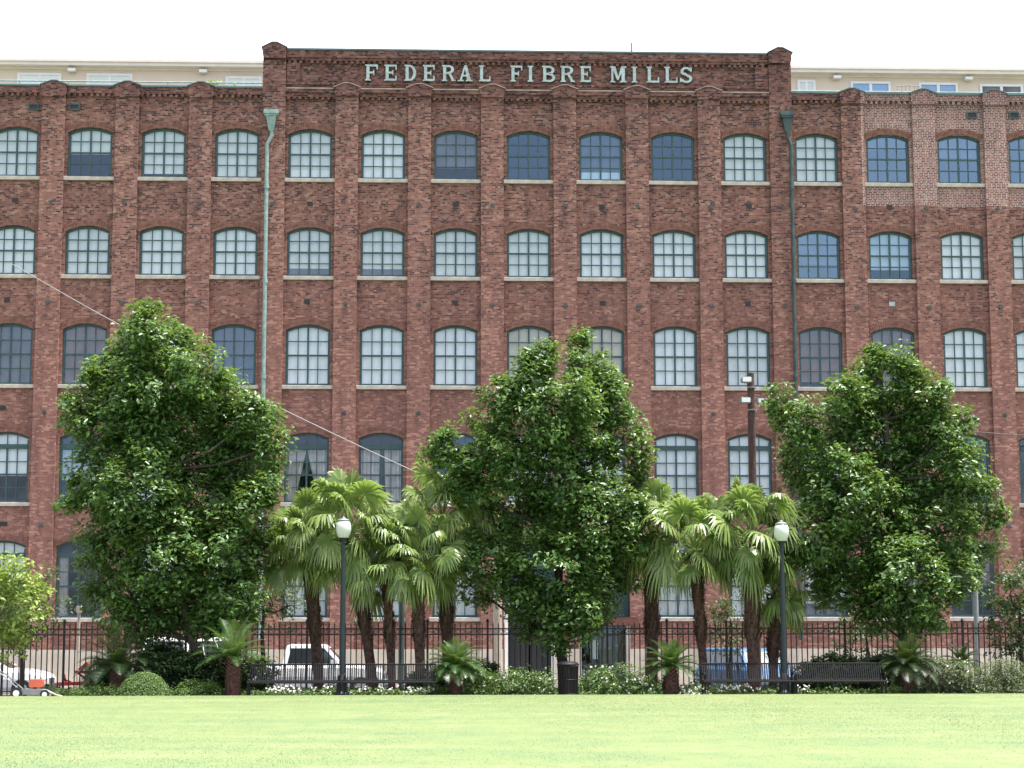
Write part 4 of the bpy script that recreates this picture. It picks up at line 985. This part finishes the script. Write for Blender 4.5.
# street lamps
def lamp(px, Y, top_py, label, bz):
    p = at(px, 690, Y); H = at(px, top_py, Y).z-bz
    t = thing('street_lamp', label, 'street lamp', (p.x, Y, bz), 0, 'globe-topped street lamps by the benches')
    q = MB(); q.lathe([(.20, 0), (.20, .10), (.15, .16), (.13, .45), (.10, .55), (.085, .60)], 14); q.build('base', M['lamp_post'], t)
    q = MB(); q.lathe([(.075, .55), (.07, H*.5), (.055, H-.72), (.085, H-.70), (.06, H-.66), (.10, H-.60), (.13, H-.57)], 14); q.build('post', M['lamp_post'], t)
    q = MB(); q.lathe([(.10, H-.575), (.14, H-.55), (.195, H-.42), (.205, H-.32), (.19, H-.20), (.15, H-.12)], 18); g_ = q.build('globe', M['globe'], t, True)
    q = MB(); q.lathe([(.165, H-.12), (.15, H-.085), (.09, H-.06), (.04, H-.05), (.05, H-.025), (.012, H)], 14); q.build('globe_cap', M['galv'], g_, True)
lamp(342, -20.0, 516.5, 'dark green street lamp with white globe among the left palms', .51)
lamp(784.5, -20.0, 520, 'dark green street lamp with white globe between the right benches', .51)
# utility pole with floodlights
p = at(757, 690, -12.3); H = at(757, 373, -12.3).z
pole = thing('utility_pole', 'tall dark brown wooden utility pole with floodlights at right', 'utility pole', (p.x, -12.3, .12))
q = MB(); q.tube([(.0,0,0),(-.02,0,H*.5),(-.03,0,H-.12)], [.16, .13, .11], 12); q.build('pole', M['wood'], pole)
def flood(x, z, dx):
    q = MB(); q.tube([(x, -.12, z), (x+dx*.15, -.2, z+.02)], .025, 6); q.bevbox(x+dx*.15-.16, x+dx*.15+.16, -.38, -.16, z-.08, z+.10, .04); o = q.build('floodlight', M['galv'], pole)
    q = MB(); q.box(x+dx*.15-.13, x+dx*.15+.13, -.41, -.385, z-.06, z+.08); q.build('lens', M['white'], o)
flood(-.06, H-.38, -1); flood(-.10, H-1.02, -1); flood(.12, H-1.05, 1)
for dz in (.6, 1.3, 4.2): q = MB(); q.lathe([(.15, H-dz), (.15, H-dz+.04)], 12); q.build('clamp_band', M['galv'], pole)
# grey utility post that carries the pale cable
p = at(497.5, 690, -12.3); H2 = at(497, 505, -12.3).z
t = thing('cable_post', 'tall grey metal post mostly hidden by the centre tree, left of the doorway', 'post', (p.x, -12.3, .12))
q = MB(); q.lathe([(.14, 0), (.13, H2)], 12); q.build('pole', M['pale_post'], t); q = MB(); q.lathe([(.16, 0), (.16, .2)], 12); q.build('base', M['galv'], t)
a = at(12, 264, -.16); c = Vector((p.x, -12.3, H2-.1)); q = MB()
q.tube([a.lerp(c, s)+Vector((0,0,-.9*4*s*(1-s)*.35)) for s in np.linspace(0, 1, 25)], .015, 6); o = q.build('overhead_cable', M['cable']); tag(o, 'pale overhead cable slanting down from the upper left windows behind the trees', 'cable')
a = Vector((pole.location.x, -12.3, H-.75)); c = at(1075, 437, -.1); q = MB()
q.tube([a.lerp(c, s)+Vector((0,0,-4*s*(1-s)*.28)) for s in np.linspace(0, 1, 25)], .017, 6); o = q.build('overhead_cable', M['cable_d']); tag(o, 'thin dark overhead cable running right from the wooden utility pole', 'cable')
def post(px, top, Y, r_, mat, label, name='sign_post', bz=.14, cat='post'):
    p = at(px, 690, Y); H = at(px, top, Y).z-bz
    t = thing(name, label, cat, (p.x, Y, bz)); q = MB(); q.lathe([(r_, 0), (r_, H), (r_*.6, H+.03)], 12); q.build('pole', M[mat], t)
    q = MB(); q.lathe([(r_*1.8, 0), (r_*1.8, .05), (r_*1.2, .12)], 12); q.build('base', M[mat], t); return t, H
post(401, 598, -13.6, .085, 'patina_dark', 'dark green metal post between the third and fourth left palms')
post(978.5, 588, -13.6, .075, 'galv', 'grey metal post at right behind the grey-green bush')
t, H = post(77, 613, -13.6, .045, 'pale_post', 'pale thin post with a small head in front of the lower left window')
q = MB(); q.bevbox(-.08, .08, -.06, .06, H+.0, H+.22, .03); q.build('head', M['pale_post'], t)

# ------------------------------------------------------------------ vehicles
def wheel(par, x, y, r_):
    o = MB(); o.tube([(x, y-.10, r_), (x, y+.10, r_)], r_, 20); w_ = o.build('wheel', M['rubber'], par)
    q = MB(); q.tube([(x, y-.108, r_), (x, y+.108, r_)], r_*.62, 16); q.build('rim', M['rim'], w_)
def loft(secs, closed=True):
    """secs: list of (x, [(halfwidth, z)...]) bottom to top; mirrored"""
    q = MB(); m_ = len(secs[0][1])*2
    for x, pr in secs:
        q.v += [(x, -w_, z) for w_, z in pr] + [(x, w_, z) for w_, z in reversed(pr)]
    for i in range(len(secs)-1):
        for k in range(m_):
            k2 = (k+1) % m_; q.f.append((i*m_+k, i*m_+k2, (i+1)*m_+k2, (i+1)*m_+k))
    q.f.append(tuple(range(m_-1, -1, -1))); q.f.append(tuple((len(secs)-1)*m_+k for k in range(m_)))
    return q
def car(name, label, cat, loc, rz, L, W_, H, belt, hood_z, cab, paint, glass='car_glass', bed=False, wr=.33, name_b='body'):
    """nose at +x. cab = (rear base, rear top, front top, front base) along x from -L/2"""
    t = thing(name, label, cat, loc, rz); hw = W_/2; x0 = -L/2; zb = .24
    def sec(x, top, k=1.): return (x, [(hw*.86*k, zb), (hw*.97*k, zb+.16), (hw*1.0*k, (zb+top)/2+.05), (hw*.975*k, top-.10), (hw*.90*k, top)])
    rear = belt if not bed else belt-.02
    S_ = [sec(x0, rear-.14, .93), sec(x0+.10, rear-.03, .985), sec(x0+.35, rear), sec(x0+cab[3]-.02, belt), sec(x0+cab[3]+.35, hood_z+.02), sec(L/2-.45, hood_z-.05), sec(L/2-.12, hood_z-.14, .97), sec(L/2, hood_z-.30, .90)]
    loft(S_).build('body', M[paint], t, False)
    cb = [x0+c for c in cab]; ri, rt_ = hw*.90, hw*.76
    q = MB(); z0, z1 = belt-.01, H
    vs = [(cb[0],-ri,z0),(cb[3],-ri,z0),(cb[3],ri,z0),(cb[0],ri,z0),(cb[1],-rt_,z1-.05),(cb[2],-rt_,z1-.05),(cb[2],rt_,z1-.05),(cb[1],rt_,z1-.05),(cb[1]+.12,-rt_*.8,z1),(cb[2]-.15,-rt_*.8,z1),(cb[2]-.15,rt_*.8,z1),(cb[1]+.12,rt_*.8,z1)]
    q.add(vs, [(0,1,5,4),(1,2,6,5),(2,3,7,6),(3,0,4,7),(4,5,9,8),(5,6,10,9),(6,7,11,10),(7,4,8,11),(8,9,10,11),(3,2,1,0)]); q.build('cabin', M[paint], t)
    # side windows on the sloping cabin sides
    def side_pt(x, z, sg, off=.006):
        f = (z-z0)/(z1-.05-z0); return (x, sg*(ri+(rt_-ri)*f+off), z)
    za, zc = belt+.05, H-.13; f0, f1 = (za-z0)/(z1-.05-z0), (zc-z0)/(z1-.05-z0)
    nwin = 1 if bed else (3 if cab[3]-cab[0] > 3.0 else 2)
    for sg in (-1, 1):
        for k in range(nwin):
            def lim(f): a = cb[0]+(cb[1]-cb[0])*f+.12; c = cb[3]+(cb[2]-cb[3])*f-.12; return a+(c-a)*k/nwin+.04, a+(c-a)*(k+1)/nwin-.04
            a0, c0 = lim(f0); a1, c1 = lim(f1); q = MB()
            vv = [side_pt(a0,za,sg), side_pt(c0,za,sg), side_pt(c1,zc,sg), side_pt(a1,zc,sg)]; q.add(vv, [(0,1,2,3) if sg < 0 else (3,2,1,0)]); q.build('side_window', M[glass], t)
    for nm, xa, xb, sg in (('windscreen', cb[3], cb[2], 1), ('rear_window', cb[0], cb[1], -1)):
        q = MB(); e = .008*sg
        def pt(f, y): return (xa+(xb-xa)*f+e, y*(ri+(rt_-ri)*f-.09), z0+(z1-.05-z0)*f+.004)
        q.add([pt(f0,-1), pt(f0,1), pt(f1,1), pt(f1,-1)], [(0,1,2,3) if sg > 0 else (3,2,1,0)]); q.build(nm, M[glass], t)
    for x in (x0+.78, L/2-.82):
        for y in (-hw+.07, hw-.07): wheel(t, x, y, wr)
    for y in (-hw*.72, hw*.72):
        q = MB(); q.bevbox(L/2-.07, L/2+.004, y-.18, y+.18, hood_z-.34, hood_z-.18, .01) if False else q.box(L/2-.16, L/2+.006, y-.18, y+.18, hood_z-.44, hood_z-.28); q.build('headlight', M['lens'], t)
        q = MB(); q.box(x0-.006, x0+.1, y-.09, y+.09, rear-.45, rear-.16); q.build('tail_light', M['red'], t)
    q = MB(); q.box(L/2-.10, L/2+.07, -hw*.92, hw*.92, .32, .50); q.build('front_bumper', M['galv' if bed else 'black'], t)
    q = MB(); q.box(x0-.08, x0+.08, -hw*.92, hw*.92, .34, .52); q.build('rear_bumper', M['galv' if bed else 'black'], t)
    q = MB(); q.box(L/2-.02, L/2+.012, -hw*.45, hw*.45, hood_z-.44, hood_z-.26); q.build('grille', M['black'], t)
    for sg in (-1, 1):
        q = MB(); q.box(cb[3]-.45, cb[3]-.25, sg*(ri+.02)-(.16 if sg < 0 else 0), sg*(ri+.02)+(.16 if sg > 0 else 0), belt+.03, belt+.17); q.build('wing_mirror', M[paint], t)
    if bed:
        q = MB(); q.box(x0+.12, cb[0]-.08, -hw*.84, hw*.84, belt-.02, belt+.012); q.build('load_bed', M['black'], t)
        q = MB(); 
        for sg in (-1, 1): q.box(x0+.05, cb[0]-.02, sg*hw*.87-.04, sg*hw*.87+.04, belt, belt+.08)
        q.box(x0+.02, x0+.10, -hw*.86, hw*.86, belt-.02, belt+.075); q.build('bed_rail', M[paint], t)
    return t
VY = -5.2
xr, xf = at(243, 670, VY).x, at(386, 670, VY).x
car('pickup_truck', 'white pickup truck parked behind the fence and left benches', 'pickup truck', ((xr+xf)/2, VY, 0), 0, xf-xr, 1.9, 1.80, 1.12, 1.10, (1.38, 1.52, 2.85, 3.45), 'car_white', 'car_glass', True, .36)
p = at(196, 670, -6.5)
car('parked_van', 'white van with dark windows parked behind the leaning tree trunk', 'van', (p.x, -6.5, 0), R(68), 4.7, 1.95, 2.05, 1.20, 1.12, (.1, .35, 3.2, 3.95), 'car_white', 'car_glass', wr=.35)
xf = at(52, 670, VY).x
car('parked_car', 'white sedan parked at far left behind the mower', 'car', (xf-2.25, VY, 0), 0, 4.5, 1.8, 1.42, .98, .96, (.75, 1.35, 2.6, 3.35), 'car_white')
p = at(748, 670, -6.4)
car('parked_car', 'light blue estate car parked behind the right benches', 'car', (p.x, -6.4, 0), R(-68), 4.2, 1.78, 1.66, 1.05, 1.0, (.12, .35, 2.7, 3.35), 'car_blue', 'car_glass_refl')

# ------------------------------------------------------------------ garden machines at left
MY = -20.6
p = at(33, 690, MY); t = thing('lawn_mower', 'push lawn mower with orange engine standing at the left lawn edge', 'lawn mower', (p.x, MY, .51))
q = MB(); q.prism([(-.36, .12), (.34, .10), (.46, .16), (.30, .24), (-.20, .26), (-.36, .22)], -.26, .26); q.build('deck', M['galv'], t)
q = MB(); q.bevbox(-.08, .26, -.15, .15, .30, .50, .03); q.box(-.03, .20, -.12, .12, .26, .302); q.build('engine', M['orange'], t)
q = MB(); q.lathe([(.13, .26), (.13, .30)], 12, (.08, 0, 0)); q.build('engine_base', M['black'], t)
for x, r_ in ((-.36, .15), (.36, .12)):
    for y in (-.30, .30):
        q = MB(); q.tube([(x, y-.03, r_), (x, y+.03, r_)], r_, 16); w_ = q.build('wheel', M['rubber'], t); q = MB(); q.tube([(x, y-.035, r_), (x, y+.035, r_)], r_*.55, 12); q.build('hub', M['white'], w_)
q = MB()
for y in (-.22, .22): q.tube([(-.30, y, .24), (-.75, y, .62), (-1.05, y, .80)], .016, 6)
q.tube([(-1.05, -.22, .80), (-1.05, .22, .80)], .016, 6); q.build('handle', M['galv'], t)
q = MB(); q.tube([(.40, -.1, .20), (.62, -.1, .10), (.85, -.1, .04)], .02, 6); q.build('side_chute', M['pale_post'], t)
p = at(88, 690, -15.2); t = thing('garden_cultivator', 'red garden cultivator with angled frame standing behind the fence at left', 'garden machine', (p.x, -15.2, .14))
H_ = lambda py: at(88, py, -15.2).z-.14
def X_(px): return at(px, 680, -15.2).x-p.x
q = MB(); q.bar((X_(57), 0, H_(684)), (X_(101), 0, H_(683)), .10, .10); q.bar((X_(75), 0, H_(672)), (X_(97), 0, H_(672)), .06, .08)
q.bar((X_(75), .1, H_(671)), (X_(88), .1, H_(682)), .06, .06); q.bar((X_(96), -.1, H_(672)), (X_(84), -.1, H_(682)), .06, .06); q.bar((X_(64), 0, H_(674)), (X_(66), 0, H_(683)), .05, .05); q.bar((X_(63), 0, H_(679)), (X_(71), 0, H_(682)), .05, .05); q.build('frame', M['red'], t)
q = MB(); q.bar((X_(80), 0, H_(670)), (X_(88), 0, H_(663)), .36, .10); q.build('seat', M['red'], t)
q = MB(); q.bar((X_(97), 0, H_(678)), (X_(103), 0, H_(684)), .2, .12); q.build('hitch', M['orange'], t)
for px, r_ in ((60, .16), (80, .2), (93, .2)):
    for y in (-.25, .25): q = MB(); q.tube([(X_(px), y-.04, r_), (X_(px), y+.04, r_)], r_, 14); q.build('wheel', M['rubber'], t)
q = MB(); q.bar((X_(60), 0, .17), (X_(93), 0, .19), .05, .05)
for px in (60, 80, 93): q.bar((X_(px), -.25, .18), (X_(px), .25, .18), .03, .03); q.bar((X_(px), 0, .18), (X_(px), 0, H_(684)), .04, .04)
q.build('axle', M['black'], t)
